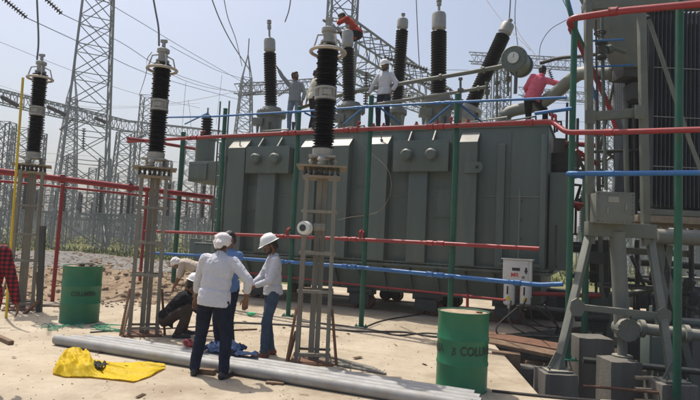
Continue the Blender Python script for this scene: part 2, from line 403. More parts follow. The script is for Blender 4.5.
for i in range(1000):
    x = random.uniform(-7, 1.9); y = random.uniform(4.6, 12); rock(bm, V((x, y, 0.003)), random.uniform(0.003, 0.012))
for i in range(1500):
    x = random.uniform(-21, -6); y = random.uniform(20, 28); rock(bm, V((x, y, hgrav(x, y))), random.choice([.03, .04, .06, .1])*random.uniform(.6, 1.2))
me = bpy.data.meshes.new('pebbles'); bm.to_mesh(me); bm.free(); me.materials.append(M['soil'])
o = bpy.data.objects.new('pebbles', me); COL.objects.link(o); tag(o, kind='stuff', label='small pebbles and stones strewn on the concrete and the gravel', cat='pebbles')

# grass
bm = bmesh.new()
def tuft(x, y, h):
    for k in range(4):
        a = random.uniform(0, 6.28); wd = h*0.16; dx, dy = math.cos(a), math.sin(a); l = random.uniform(0.1, 0.5)*h
        v = [bm.verts.new((x-dy*wd, y+dx*wd, -0.05)), bm.verts.new((x+dy*wd, y-dx*wd, -0.05)), bm.verts.new((x+dx*l, y+dy*l, h*random.uniform(0.6, 1.1)))]
        bm.faces.new(v)
for i in range(26000):
    y = 19+55*random.random()**1.5; x = random.uniform(-0.75, 0.75)*y
    if -21 < x < -6 and 20.3 < y < 26.5: continue
    if x > -5 and x < 12 and y < 26: continue
    if noise.noise(V((x*0.12, y*0.12, 0))) < -0.4: continue
    tuft(x, y, random.uniform(0.06, 0.2))
me = bpy.data.meshes.new('grass'); bm.to_mesh(me); bm.free(); me.materials.append(M['grass'])
o = bpy.data.objects.new('grass', me); COL.objects.link(o); tag(o, kind='stuff', label='patchy green and dry grass over the switchyard', cat='grass')

# far tree line
bm = bmesh.new()
def crown(c, rx, rz, n, s):
    for k in range(n):
        d = V((random.gauss(0, 1), random.gauss(0, 1), random.gauss(0, 1))).normalized()*random.random()**0.35
        p = V(c)+V((d.x*rx, d.y*rx, d.z*rz)); q = Quaternion(V((random.gauss(0, 1), random.gauss(0, 1), random.gauss(0, 1))).normalized(), random.uniform(0, 3))
        v = [bm.verts.new(p+q @ V(t)*s*random.uniform(0.6, 1.3)) for t in ((-1, -0.6, 0), (1, -0.6, 0.2), (0.1, 1, 0))]; bm.faces.new(v)
for i in range(260):
    y = random.uniform(190, 330); x = random.uniform(-0.8, 0.85)*y; h = random.uniform(3.0, 8.0)
    crown((x, y, h*0.5), h*random.uniform(0.7, 1.3), h*0.55, 70, h*0.16)
me = bpy.data.meshes.new('far_trees'); bm.to_mesh(me); bm.free(); me.materials.append(M['leaf'])
o = bpy.data.objects.new('far_trees', me); COL.objects.link(o); tag(o, kind='stuff', label='hazy belt of far trees along the horizon', cat='trees')

# dusty air
HAZE = 0.0015
if HAZE:
    b = MB(); b.box((0, 195, 29), (840, 430, 62)); hz = b.build('haze', M['farwall'], smooth=0)
    hm = bpy.data.materials.new('haze'); hm.use_nodes = True; hn = hm.node_tree.nodes; hn.remove(hn['Principled BSDF'])
    pv = hn.new('ShaderNodeVolumePrincipled'); pv.inputs['Density'].default_value = HAZE; pv.inputs['Color'].default_value = (1.0, 1.0, 1.0, 1)
    hm.node_tree.links.new(pv.outputs[0], hn['Material Output'].inputs['Volume'])
    hz.data.materials.clear(); hz.data.materials.append(hm); tag(hz, kind='stuff', label='thin dusty haze over the switchyard', cat='haze')
# ------------------------------------------------------------------ power transformer
TL = V((-3.37, 14.7, 0)); TEX = V((0.9133, -0.4073, 0)); TN = V((0.4073, 0.9133, 0)); TC = TL.dot(TN)
TRZ = math.atan2(TEX.y, TEX.x); TLEN = 8.10; TZ0, TZ1, TZT = 0.46, 1.13, 4.16; TD = 3.0
def tl(px, py, off=0.0):
    w_ = W(px, py, TN, TC-off); return (w_-TL).dot(TEX), w_.z
def tw(x, y, z): return TL + TEX*x + TN*y + V((0, 0, z))     # tank local -> world
def tloc(p): d = V(p)-TL; return V((d.dot(TEX), d.dot(TN), p[2]))

tr = thing('power_transformer', 'huge grey-green oil-filled power transformer with ribbed tank and tall bushings', 'transformer', TL, TRZ)
b = MB(); b.box((TLEN/2, TD/2, (TZ1+TZT)/2), (TLEN, TD, TZT-TZ1), bevel=0.02)
tank = b.build('tank', M['tank'], tr)
for (xx0, xx1) in ((0.02, 2.7), (2.7, 5.4), (5.4, 8.08)):      # welded seams and lifting rows
    b = MB(); b.tube([(xx0, -0.006, 2.62+0.01*xx0), (xx1, -0.006, 2.62+0.01*xx0)], 0.012, 6); b.build('weld_seam', M['tank'], tank)
for xx in (1.72, 3.05, 4.62, 6.1, 7.35): b = MB(); b.tube([(xx, -0.006, 1.2), (xx, -0.006, 4.05)], 0.010, 6); b.build('weld_seam', M['tank'], tank)
b = MB()                                            # tapering lower hull
for yy in (0,):
    z0, z1 = TZ0, TZ1-0.04
    b.prism([(0.1, 0.35, z0), (0.1, 0.02, z1), (0.1, TD-0.02, z1), (0.1, TD-0.35, z0)], (TLEN-0.2, 0, 0))
x = 0.25
while x < TLEN:
    b.prism([(x, 0.35, z0+0.01), (x, 0.30, z0+0.01), (x, -0.10, z1-0.04), (x, 0.02, z1-0.04)], (0.03, 0, 0)); x += 0.62
b.build('lower_hull', M['tank'], tr)
b = MB(); b.box((TLEN/2, TD/2, TZ1-0.02), (TLEN+0.2, TD+0.26, 0.05), bevel=0.006); b.box((TLEN/2, TD/2, TZ1+0.05), (TLEN+0.16, TD+0.22, 0.03))
for i in range(60): b.cyl((0.05+i*0.137, -0.085, TZ1-0.06), (0.05+i*0.137, -0.085, TZ1+0.1), 0.014, 8)
b.build('tank_flange', M['tank'], tr)
b = MB(); b.box((TLEN/2, TD/2, TZT+0.015), (TLEN+0.06, TD+0.06, 0.05), bevel=0.008); b.box((TLEN/2+0.1, 1.75, TZT+0.13), (TLEN-1.0, 1.9, 0.2), bevel=0.03)
b.build('tank_cover', M['tank'], tr)

def stiff(pxl, pxr, ytop, ybot=None, dep=0.26, cham=0.26, m='tank'):
    off = dep; x0, zt = tl(pxl, ytop, off); x1, _ = tl(pxr, ytop, off); zt = min(zt, TZT-0.06)
    zb = TZ1+0.07 if ybot is None else tl((pxl+pxr)/2, ybot, off)[1]
    b = MB()
    if cham:
        b.prism([(x0, 0.01, zb), (x0, -dep, zb), (x0, -dep, zt-cham), (x0, 0.01, zt)], (x1-x0, 0, 0))
    else: b.box(((x0+x1)/2, -dep/2+0.005, (zb+zt)/2), (x1-x0, dep+0.01, zt-zb), bevel=0.008)
    return b.build('stiffener', M[m], tr, smooth=20)
for a in [(229, 246, 138), (301.5, 317, 136.5), (331, 349.5, 135), (368.6, 388.5, 133), (460, 478, 130)]: stiff(*a)
stiff(498, 505.5, 143, None, 0.10, 0.03); stiff(541.5, 547.5, 134, None, 0.07, 0.0)
stiff(219.5, 223, 142, None, 0.08, 0.0)
# pulled-out pocket columns under the boss plates
for (cx0, cx1, px0, px1, py0, py1) in [(258, 275.5, 247, 287, 147.6, 172), (409, 427.7, 394.6, 446.6, 142, 170)]:
    stiff(cx0, cx1, py1-2, None, 0.20, 0.0)
    x0, z1_ = tl(px0, py0, 0.3); x1, z0_ = tl(px1, py1, 0.3); cz = (z0_+z1_)/2
    b = MB(); b.box(((x0+x1)/2, -0.13, cz), (x1-x0, 0.28, z1_-z0_), bevel=0.012)
    b.box(((x0+x1)/2, -0.275, cz), (x1-x0+0.05, 0.025, z1_-z0_+0.05), bevel=0.004)
    for i in range(9):
        for zz in (z0_, z1_): b.cyl((x0+0.02+i*(x1-x0-0.04)/8, -0.27, zz), (x0+0.02+i*(x1-x0-0.04)/8, -0.30, zz), 0.012, 6)
    bp_ = b.build('bushing_pocket', M['tank'], tr)
    for fx in (0.26, 0.72):
        c = (x0+(x1-x0)*fx, -0.28, cz+0.02); b = MB()
        b.lathe([(0.15, 0), (0.15, 0.05), (0.125, 0.05), (0.125, 0.14), (0.09, 0.17)], c, (0, -1, 0), 20)
        b.build('boss', M['tank'], bp_)
        b = MB(); b.prism([(c[0]-0.02, 0.0, z1_+0.28), (c[0]-0.02, -0.05, z1_+0.28), (c[0]-0.02, -0.28, z1_+0.0), (c[0]-0.02, 0.0, z1_)], (0.03, 0, 0))
        b.build('gusset', M['tank'], bp_)
for (px0, px1, py0, py1) in [(246, 258, 184.5, 211), (348.5, 366.5, 186.5, 215), (435, 451, 187, 218)]:
    x0, z1_ = tl(px0, py0, 0.03); x1, z0_ = tl(px1, py1, 0.03); b = MB()
    b.box(((x0+x1)/2, -0.012, (z0_+z1_)/2), (x1-x0, 0.035, z1_-z0_), bevel=0.006)
    for i in range(6):
        for zz in (z0_+0.03, z1_-0.03): b.cyl((x0+0.03+i*(x1-x0-0.06)/5, -0.03, zz), (x0+0.03+i*(x1-x0-0.06)/5, -0.05, zz), 0.014, 6)
    for i in range(1, 6):
        for xx in (x0+0.03, x1-0.03): b.cyl((xx, -0.03, z0_+0.03+i*(z1_-z0_-0.06)/6), (xx, -0.05, z0_+0.03+i*(z1_-z0_-0.06)/6), 0.014, 6)
    b.build('bolted_cover', M['tank'], tr)
# lifting lug
x0, z1_ = tl(465, 162, 0.28); x1, z0_ = tl(483, 173, 0.28); zc = (z0_+z1_)/2; h = (z1_-z0_)/2
b = MB(); pts = [(x0, -0.27, zc-h), (x1-h, -0.27, zc-h)] + [(x1-h+h*math.sin(a), -0.27, zc-h*math.cos(a)) for a in [math.pi*k/8 for k in range(1, 8)]] + [(x1-h, -0.27, zc+h), (x0, -0.27, zc+h)]
b.prism(pts, (0, -0.05, 0)); b.cyl((x1-h, -0.31, zc), (x1-h, -0.335, zc), h*0.5, 14); lug = b.build('lifting_lug', M['tank'], tr, smooth=25)
b = MB(); b.cyl((x1-h, -0.333, zc), (x1-h, -0.345, zc), h*0.3, 12); b.build('lug_hole', M['black'], lug)
# left end: extension box with turret and bushing
xl0, zt_ = tl(187.5, 161, 0.0); _, zb_ = tl(187.5, 181, 0.0)
b = MB(); b.box((xl0/2-0.02+0.05, 0.75, (zt_+zb_)/2), (-xl0+0.12, 1.3, zt_-zb_), bevel=0.015)
cb = b.build('end_box', M['tank'], tr)
xa, za = tl(189, 163, 0.02); xb, zb2 = tl(204, 179, 0.02)
b = MB(); b.box(((xa+xb)/2, 0.075, (za+zb2)/2), (xb-xa, 0.04, za-zb2), bevel=0.006)
for i in range(6):
    for zz in (za-0.03, zb2+0.03): b.cyl((xa+0.03+i*(xb-xa-0.06)/5, 0.06, zz), (xa+0.03+i*(xb-xa-0.06)/5, 0.035, zz), 0.014, 6)
b.build('bolted_cover', M['tank'], tr)
xt, ztt = tl(206, 139, -0.7); _, ztb = tl(206, 160, -0.7)
b = MB(); b.lathe([(0.27, ztb-0.1), (0.27, ztt-0.04), (0.31, ztt-0.04), (0.31, ztt+0.02), (0.12, ztt+0.08)], (xt, 0.7, 0), (0, 0, 1), 24)
tt = b.build('turret', M['tank'], tr)
b = MB(); b.lathe(sheds(0.11, 0.17, ztt+0.08, ztt+0.62, 0.075)+[(0.06, ztt+0.66)], (xt, 0.7, 0)); b.build('insulator', M['porc'], tt)
b = MB(); b.lathe([(0.05, ztt+0.62), (0.06, ztt+0.72), (0.025, ztt+0.74), (0.025, ztt+0.9)], (xt, 0.7, 0)); b.build('cap', M['cast'], tt)
# wheels (bogies) and rails
for (pc, w_) in ((354, 1), (422, 1), (250, 1), (505, 1)):
    xc, _ = tl(pc, 310, 0.0)
    for yy in (0.42, TD-0.5):
        bg_ = MB()
        bg_.box((xc, yy, 0.42), (0.62, 0.34, 0.14)); bg_.box((xc, yy-0.15, 0.26), (0.5, 0.04, 0.3)); bg_.box((xc, yy+0.15, 0.26), (0.5, 0.04, 0.3))
        bo = bg_.build('bogie', M['dark'], tr)
        for dx in (-0.16, 0.16):
            q = MB(); q.lathe([(0.05, -0.02), (0.17, -0.02), (0.17, 0.02), (0.145, 0.03), (0.145, 0.17), (0.05, 0.17)], (xc+dx, yy+0.10, 0.175), (0, -1, 0), 20)
            q.build('wheel', M['rust'], bo)
b = MB()
for yy in (0.44, TD-0.48): b.box((TLEN/2, yy, 0.012), (TLEN+1.2, 0.07, 0.024))
tag(b.build('rail', M['rust']), 'rusty transport rails set in the concrete under the transformer', 'rail').matrix_world = tr.matrix_basis.copy()
# ladder at left end
lx0, lzt = tl(220.5, 100, 0.25); lx1, _ = tl(229.5, 100, 0.25); _, lzb = tl(222, 236, 0.25)
b = MB()
for xx in (lx0, lx1): b.cyl((xx, -0.25, lzb), (xx, -0.25, TZT+0.9), 0.022, 8)
z = lzb+0.1
while z < TZT+0.2: b.cyl((lx0, -0.25, z), (lx1, -0.25, z), 0.013, 6); z += 0.29
for z in (1.9, 3.6): b.box(((lx0+lx1)/2, -0.12, z), (lx1-lx0, 0.26, 0.03))
tag(b.build('ladder', M['tank'], tr))
# little junction box beside the ladder, conduits down the face
b = MB(); xj, zj = tl(226, 166, 0.1); xk, zk = tl(239, 178, 0.1); b.box(((xj+xk)/2, -0.1, (zj+zk)/2), (xk-xj, 0.16, zj-zk), bevel=0.01); b.build('junction_box', M['tank'], tr)
for (px, pa, pb) in ((381.5, 131, 240), (455.5, 131, 235), (240, 140, 235), (520, 190, 300)):
    xc, za = tl(px, pa, 0.2); _, zb_ = tl(px, pb, 0.2); b = MB(); b.cyl((xc, -0.19, max(zb_, 1.2)), (xc, -0.19, za), 0.016, 8)
    for q in range(4): b.box((xc, -0.1, max(zb_, 1.2)+0.2+q*(za-max(zb_, 1.2)-0.4)/3), (0.05, 0.2, 0.03))
    b.build('conduit', M['tanklight'], tr)
# right-hand end: stacked side cabinet and cable box
b = MB(); b.box((TLEN+0.24, 0.55, 2.2), (0.42, 0.9, 2.0), bevel=0.015); b.build('side_cabinet', M['tank'], tr)
# --- tall bushings standing on the cover
def bushing(px_top, py_top, px_bot, py_bot, Y, r, cap_h, turret=None, tm='tanklight', core=0.64, rod=0.0, pitch=0.066, cap_r=0.9, window=True):
    """bottom and top of the shedded part and the cap; positions are tank-top coordinates"""
    p0 = P(px_bot, py_bot, Y); p1 = P(px_top, py_top, Y); ax = (p1-p0).normalized(); L_ = (p1-p0).length
    root = MB(); root.lathe([(r*0.85, -0.05), (r*0.85, 0.03)]+sheds(r*core, r, 0.03, L_-cap_h, pitch)+[(r*core, L_-cap_h+0.05)], p0, ax, 28)
    bo = root.build('bushing', M['porc'], tr, world=True)
    q = MB(); cr = r*cap_r; q.lathe([(cr*0.8, L_-cap_h), (cr*0.85, L_-cap_h+0.04), (cr, L_-cap_h+0.07), (cr, L_-0.10), (cr*0.9, L_-0.04), (cr*0.45, L_)], p0, ax, 24)
    if rod:
        q.lathe([(cr*0.18, L_), (cr*0.18, L_+rod*0.5), (cr*0.34, L_+rod*0.5), (cr*0.34, L_+rod*0.72), (cr*0.15, L_+rod*0.74), (cr*0.15, L_+rod*0.8), (cr*0.38, L_+rod*0.8), (cr*0.38, L_+rod)], p0, ax, 10)
    cp = q.build('cap', M['cast'], tr, world=True)
    if turret:
        cx, y0, y1, wpx = turret; a = P(cx, y1, Y); c = P(cx, y0, Y); rr = wpx/2*Y/FPX; h = (c-a).length
        q = MB(); q.lathe([(rr*0.72, -0.3), (rr*0.72, h*0.62), (rr*1.0, h*0.62), (rr*1.0, h*0.80), (rr*0.75, h*0.80), (rr*0.62, h)], a, (0, 0, 1), 28)
        for k in range(16):
            an = k*math.pi/8; q.cyl(a+V((rr*0.9*math.cos(an), rr*0.9*math.sin(an), h*0.56)), a+V((rr*0.9*math.cos(an), rr*0.9*math.sin(an), h*0.86)), 0.018, 6)
        q.box(a+V((-rr*0.8, -rr*0.5, h*0.3)), (rr*0.7, rr*0.6, 0.2), bevel=0.02)
        q.build('turret', M[tm], tr, world=True)
    return bo
bushing(269.5, 38, 271, 106, 15.2, 0.178, 0.42, (270.5, 108, 131, 30), rod=0.5)
bushing(347.5, 30, 349, 102, 14.2, 0.168, 0.48, (350, 103, 128, 29), rod=0.12)
bushing(403, 18, 397, 106, 14.9, 0.168, 0.34, (397, 107, 126, 19), rod=0.12)
bushing(439, 12, 438.5, 96, 13.9, 0.202, 0.50, (438, 96, 124, 36), rod=0.34)
bushing(509, 23, 471, 106, 14.2, 0.19, 0.36, None, rod=0.1)
# flange/base of the leaning one
b = MB(); p0 = P(469.5, 109, 14.2); ax = (P(509, 23, 14.2)-P(471, 106, 14.2)).normalized(); b.lathe([(0.3, -0.35), (0.3, -0.1), (0.34, -0.1), (0.34, 0.02), (0.2, 0.05)], p0, ax, 24)
b.build('turret', M['cast'], tr, world=True)
# cover clutter: pipes, valves, brackets
rnd = random.Random(3)
for i in range(54):
    x = rnd.uniform(0.6, TLEN-0.3); y = rnd.uniform(0.12, 0.9); k = rnd.random(); z0 = TZT+0.03; b = MB(); nm = 'cover_fitting'; mm = rnd.choice(['tank', 'tank', 'tanklight', 'dark'])
    if k < .35: b.box((x, y, z0+0.07), (rnd.uniform(.08, .35), .12, rnd.uniform(.06, .2)), bevel=0.01)
    elif k < .7: b.lathe([(.05, 0), (.05, .03), (.03, .04), (.03, rnd.uniform(.1, .35)), (.05, .38)], (x, y, z0), seg=10); nm = 'valve'
    else:
        l_ = rnd.uniform(.3, 1.1); b.tube([(x, y, z0), (x, y, z0+.12), (x+l_, y, z0+0.12+rnd.uniform(0, .12)), (x+l_, y+.2, z0+.02)], 0.025, 8); nm = 'small_pipe'
    b.build(nm, M[mm], tr)
for px in (372, 382, 415, 436, 458, 467):
    x_, z_ = tl(px, 128, 0); b = MB(); b.cyl((x_, 0.1, TZT), (x_, 0.1, TZT+0.22), 0.03, 8); b.cyl((x_, 0.1, TZT+0.14), (x_, 0.1, TZT+0.17), 0.05, 8); b.build('red_valve', M['red'], tr)
# the two long oil pipes along the top, with valve stems
def pipe(name, pts, r, m, parent=None, seg=14, flanges=(), smooth=6, fr=1.6):
    pp = bez(pts, smooth) if len(pts) > 2 else [V(p) for p in pts]
    b = MB(); b.tube(pp, r, seg)
    for f in flanges:
        i = min(int(f*(len(pp)-1)), len(pp)-2); d = (pp[i+1]-pp[i]).normalized(); b.cyl(pp[i]-d*0.025, pp[i]+d*0.025, r*fr, seg)
    return b.build(name, M[m], parent, world=parent is not None)
YT = 13.3
pipe('oil_pipe', [P(300, 108, 15.1), P(345, 94, 14.3), P(400, 84, 13.6), P(460, 74, 12.9), P(505, 66, 12.5)], 0.05, 'frame', tr, flanges=(0.2, 0.45, 0.7, 0.9))
pipe('oil_pipe', [P(330, 112, 14.3), P(385, 103, 13.6), P(440, 95, 13.1), P(486, 87, 12.7)], 0.04, 'tanklight', tr, flanges=(0.3, 0.6, 0.95))
pipe('oil_pipe', [P(500, 124, 12.7), P(510, 112, 12.6), P(535, 106, 12.3), P(552, 96, 11.9), P(573, 78, 11.4), P(585, 73, 11.1), P(612, 73, 10.6), P(640, 72, 10.4)], 0.135, 'tanklight', tr, flanges=(0.1, 0.33, 0.86), fr=1.35, seg=18)
for (px, y0, y1) in ((460.5, 80, 124), (487, 84, 100), (508, 62, 96), (497, 70, 128)):
    b = MB(); a = P(px, y1, 12.9); c = P(px, y0, 12.9); b.cyl(a, c, 0.028, 8); b.box(a.lerp(c, 0.5), (0.12, 0.12, 0.12), bevel=0.02); b.cyl(a.lerp(c, 0.75), a.lerp(c, 0.8), 0.07, 12)
    b.cyl(c, c+V((0, 0, 0.05)), 0.05, 10); b.build('valve_stem', M['frame'], tr, world=True)
# round oil gauge housing with dial
gc = P(513.5, 58, 12.2); gax = (V((-0.55, -1, -0.08))).normalized()
b = MB(); b.lathe([(0.27, 0), (0.29, -0.03), (0.29, -0.10), (0.24, -0.12), (0.24, -0.72), (0.28, -0.72), (0.28, -0.80), (0.1, -0.86)], gc, gax, 30)
b.lathe([(0.13, 0), (0.13, 0.03), (0.1, 0.03)], gc, gax, 24)
for k in range(14):
    q = V((0, 0, 1)).rotation_difference(gax); o_ = gc+q @ V((0.25*math.cos(k*math.pi/7), 0.25*math.sin(k*math.pi/7), 0)); b.cyl(o_, o_+gax*0.02, 0.014, 6)
b.bar(gc-gax*0.3, gc-gax*0.3+V((0, 0.02, -0.75)), 0.07, bevel=0.01)
gg = b.build('oil_gauge', M['tank'], tr, world=True)
b = MB(); b.cyl(gc+gax*0.031, gc+gax*0.046, 0.125, 24); b.build('dial', M['glass'], gg, world=True)
b = MB(); q = V((0, 0, 1)).rotation_difference(gax); b.bar(gc+gax*0.05, gc+gax*0.05+q @ V((0.055, 0.06, 0)), 0.014, 0.004)
for k in range(9): a_ = math.pi*(1.25-k*1.5/8); b.bar(gc+gax*0.048+q @ V((0.085*math.cos(a_), 0.085*math.sin(a_), 0)), gc+gax*0.048+q @ V((0.11*math.cos(a_), 0.11*math.sin(a_), 0)), 0.007, 0.003)
b.build('pointer', M['black'], gg, world=True)

# --- right side: dark accessories between tank and cooler
rnd = random.Random(11)
for i in range(40):
    px = rnd.uniform(550, 606); py = rnd.uniform(140, 310); Y = rnd.uniform(11.0, 13.5); p = P(px, py, Y); k = rnd.random(); b = MB(); nm = 'pipework'
    if k < 0.4: b.tube([p, p+V((rnd.uniform(.3, .9), 0.1, 0)), p+V((rnd.uniform(.3, .9), 0.1, rnd.uniform(-.6, .6)))], rnd.uniform(.02, .06), 8)
    elif k < 0.7: b.lathe([(.05, 0), (.05, .04), (.03, .05), (.03, rnd.uniform(.4, 1.3))], p, seg=8)
    else: b.box(p, (rnd.uniform(.1, .3), .15, rnd.uniform(.1, .3)), bevel=0.01); nm = 'terminal_box'
    b.build(nm, M['dark' if rnd.random() < .7 else 'tank'], tr, world=True)
b = MB(); b.cyl(P(559, 148, 12.4), P(559, 192, 12.4), 0.27, 20); b.cyl(P(559, 146, 12.4), P(559, 149, 12.4), 0.31, 20); b.build('cooling_drum', M['dark'], tr, world=True)
for (a, c, r) in ((P(552, 142, 12.2), P(600, 146, 11.8), 0.055), (P(556, 204, 12.0), P(585, 207, 11.8), 0.05), (P(560, 188, 12.0), P(580, 210, 11.8), 0.05), (P(520, 293, 11.2), P(600, 296, 11.0), 0.045), (P(572, 158, 12), P(600, 162, 11.8), 0.04)):
    q = MB(); q.tube([a, c], r, 10); q.cyl(a-V((0.02, 0, 0)), a+V((0.02, 0, 0)), r*1.7, 12); q.build('flanged_pipe', M['red'], tr, world=True)

# control cabinet with two silica-gel breathers
ca = W(503, 258.5, TN, TC-0.55); cb_ = W(531.5, 283, TN, TC-0.55)
cx = (tloc(ca).x+tloc(cb_).x)/2; cw = tloc(cb_).x-tloc(ca).x; ch = ca.z-cb_.z; cz = (ca.z+cb_.z)/2
cab = thing('control_box', 'white control cabinet with twin white breather cylinders at the right end of the tank', 'control box', tw(cx, -0.45, cz-ch/2-0.6), TRZ)
zo = 0.6
b = MB(); b.box((0, 0, zo+ch/2), (cw, 0.2, ch), bevel=0.012); b.box((0, -0.01, zo+ch), (cw+0.06, 0.26, 0.02), bevel=0.004); b.build('cabinet', M['white'], cab)
b = MB(); b.box((-0.03*cw, -0.108, zo+ch/2), (cw*0.82, 0.018, ch*0.9), bevel=0.006); dr = b.build('door', M['white'], cab)
b = MB(); b.box((-0.02, -0.12, zo+ch*0.56), (cw*0.27, 0.01, ch*0.13)); b.build('display', M['black'], dr)
b = MB(); b.box((cw*0.31, -0.125, zo+ch*0.52), (0.03, 0.02, 0.12), bevel=0.006); b.cyl((cw*0.31, -0.12, zo+ch*0.5), (cw*0.31, -0.14, zo+ch*0.5), 0.028, 12); b.build('handle', M['black'], dr)
text_mesh('MR', 0.11, M['redink'], 'red_mark', dr, lambda x, y: V((-0.04+x, -0.1185, zo+ch*0.30+y)), 1.0, 0.003)
b = MB(); b.cyl((cw*0.22, -0.115, zo+ch*0.22), (cw*0.22, -0.122, zo+ch*0.22), 0.03, 14); b.build('seal', M['plate'], dr)
for dx in (-0.27, 0.30):
    b = MB(); b.lathe([(0.03, zo+0.0), (0.05, zo-0.03), (cw*0.2, zo-0.04), (cw*0.2, zo-0.44), (cw*0.15, zo-0.47), (0.03, zo-0.47), (0.03, zo-0.53), (0.015, zo-0.54)][::-1], (dx*cw, -0.02, 0), (0, 0, 1), 22); br = b.build('breather', M['white'], cab)
    b = MB(); b.box((dx*cw-0.02, -0.02-cw*0.2, zo-0.17), (0.03, 0.012, 0.16)); b.build('sight_glass', M['black'], br)
    b = MB(); yy = -0.02-cw*0.2-0.006; b.prism([(dx*cw-0.055, yy, zo-0.36), (dx*cw+0.055, yy, zo-0.36), (dx*cw, yy, zo-0.27)], (0, 0.012, 0)); b.build('warning_triangle', M['yellow'], br)
b = MB(); b.box((-cw*0.0, 0.18, zo+ch*0.75), (cw*1.5, 0.22, 0.03)); b.box((0, 0.2, zo+ch*0.2), (0.05, 0.3, 0.05)); b.build('bracket', M['tank'], cab)
# ------------------------------------------------------------------ spray-pipe frame in front of the transformer (plane F)
_fa = G(288, 316); _fb = G(361, 327)
FN = V((0.552, 0.834, 0)).normalized(); FC = _fb.dot(FN)
def fw(px, py, off=0.0): return W(px, py, FN, FC-off)
def post(px, pytop, pybase, label, off=0.0, zb=0.0, r=0.048, clamps=()):
    bse = fw(px, pybase, off); top = fw(px+ (pybase-pytop)*0.045, pytop, off)
    h = top.z-zb; t = thing('green_post', label, 'post', (bse.x, bse.y, zb))
    b = MB(); b.cyl((0, 0, 0.0), (0, 0, h), r, 20); b.lathe([(r, h), (r*1.08, h), (r*1.08, h+0.02), (r*0.5, h+0.035)], (0, 0, 0), seg=20); b.build('shaft', M['green'], t)
    b = MB(); b.box((0, 0, 0.008), (0.24, 0.24, 0.016)); 
    for sx in (-1, 1):
        for sy in (-1, 1): b.cyl((sx*0.09, sy*0.09, 0.01), (sx*0.09, sy*0.09, 0.045), 0.011, 6)
    b.build('base_plate', M['green'], t)
    for py_ in clamps:
        z = fw(px+(pybase-py_)*0.045, py_, off).z-zb; b = MB(); b.box((0, -0.09, z), (0.10, 0.16, 0.016)); b.lathe([(r*1.15, z-0.03), (r*1.15, z+0.03)], seg=16); b.build('clamp', M['dark'], t)
    return t
posts = [post(213, 110, 305, 'green steel post at the left end of the transformer, in front of its ladder', clamps=(138,233,258)),
         post(288, 108, 316, 'green steel post left of the grey pedestal, behind the man in the white helmet', clamps=(134,237,263)),
         post(361, 97, 327, 'green steel post right of the tall grey pedestal, with its foot in the open', clamps=(130,240,268)),
         post(449, 95, 339, 'green steel post rising behind the large green drum', clamps=(126,244,277))]
post(567.5, 18, 357, 'tall green post at the pipe corner beside the grey support frame', zb=-0.02)
def pole(name, label, cat, a, c, r, m, zb):
    t = thing(name, label, cat, (a.x, a.y, zb)); b = MB(); b.cyl((0, 0, 0), (0, 0, c.z-zb), r, 16); b.build('shaft', M[m], t); b = MB(); b.box((0, 0, .01), (.22, .22, .02)); b.build('base_plate', M[m], t); return t
pr = P(677, 373, 7.6); pt = P(677, -20, 7.6); pole('green_post', 'green post nearest the camera, in front of the radiator at the right edge', 'post', pr, pt, 0.052, 'green', PITZ)
pr = P(585, 300, 10.6); pt = P(585, 140, 10.6); pole('green_post', 'shaded green post inside the support frame, seen between its legs', 'post', pr, pt, 0.06, 'green', PITZ)
pl = P(172, 300, 15.5); pt = P(178, 132, 15.5); pole('green_post', 'farthest green post, left of the transformer behind the second pedestal', 'post', pl, pt, 0.065, 'green', 0)

def tpipe(name, label, cat, pts, r, m, sm=6, group=None, noz=(), seg=16, cp=False):
    pp = bez(pts, sm) if (len(pts) > 2 and sm > 1) else [V(p) for p in pts]
    b = MB(); b.tube(pp, r, seg)
    o = b.build(name, M[m]); 
    c = pp[0].copy(); c.z = min(p.z for p in pp); o.data.transform(Matrix.Translation(-c)); o.location = c
    tag(o, label, cat, group)
    for f in noz:
        i = f*(len(pp)-1); k = min(int(i), len(pp)-2); p = pp[k].lerp(pp[k+1], i-k)-c
        q = MB(); q.cyl(p, p+V((0, 0, r+0.10)), 0.02, 8); q.tube([p+V((0, 0, r+0.09)), p+V((0.02, 0.10, r+0.12))], 0.02, 8); q.lathe([(0.028, 0), (0.034, 0.02), (0.034, 0.05), (0.02, 0.07)], p+V((0.02, 0.10, r+0.12)), V((0.2, 1, 0.1)), 10)
        q.build('nozzle', M[m], o)
    for k in range(1, len(pp)-1) if cp else ():
        if (pp[k]-pp[k-1]).length > .6 or (pp[k+1]-pp[k]).length > .6:
            d = (pp[k+1]-pp[k-1]).normalized(); p = pp[k]-c-d*0.25; q = MB(); q.cyl(p-d*.05, p+d*.05, r*1.28, 14); q.cyl(p-d*.058, p-d*.046, r*1.4, 14); q.cyl(p+d*.046, p+d*.058, r*1.4, 14); q.build('coupling', M['dark' if m == 'cable' else m], o)
    return o
OFF = 0.11
def corner(pts, r=0.12):
    """round the corners of a polyline"""
    pts = [V(p) for p in pts]; out = [pts[0]]
    for i in range(1, len(pts)-1):
        a, b_, c = pts[i-1], pts[i], pts[i+1]; p = b_+(a-b_).normalized()*r; q = b_+(c-b_).normalized()*r
        for k in range(7): t = k/6; out.append(p*(1-t)**2+b_*2*t*(1-t)+q*t*t)
    out.append(pts[-1]); return out
def cpipe(name, label, cat, pts, r, m, rad=0.15, noz=(), group=None): return tpipe(name, label, cat, corner(pts, rad), r, m, sm=1, noz=noz, group=group, cp=True)
Yr = lambda px: 8.35-(px-568)*(8.35-7.48)/(677-568)        # depth of the returning side frame
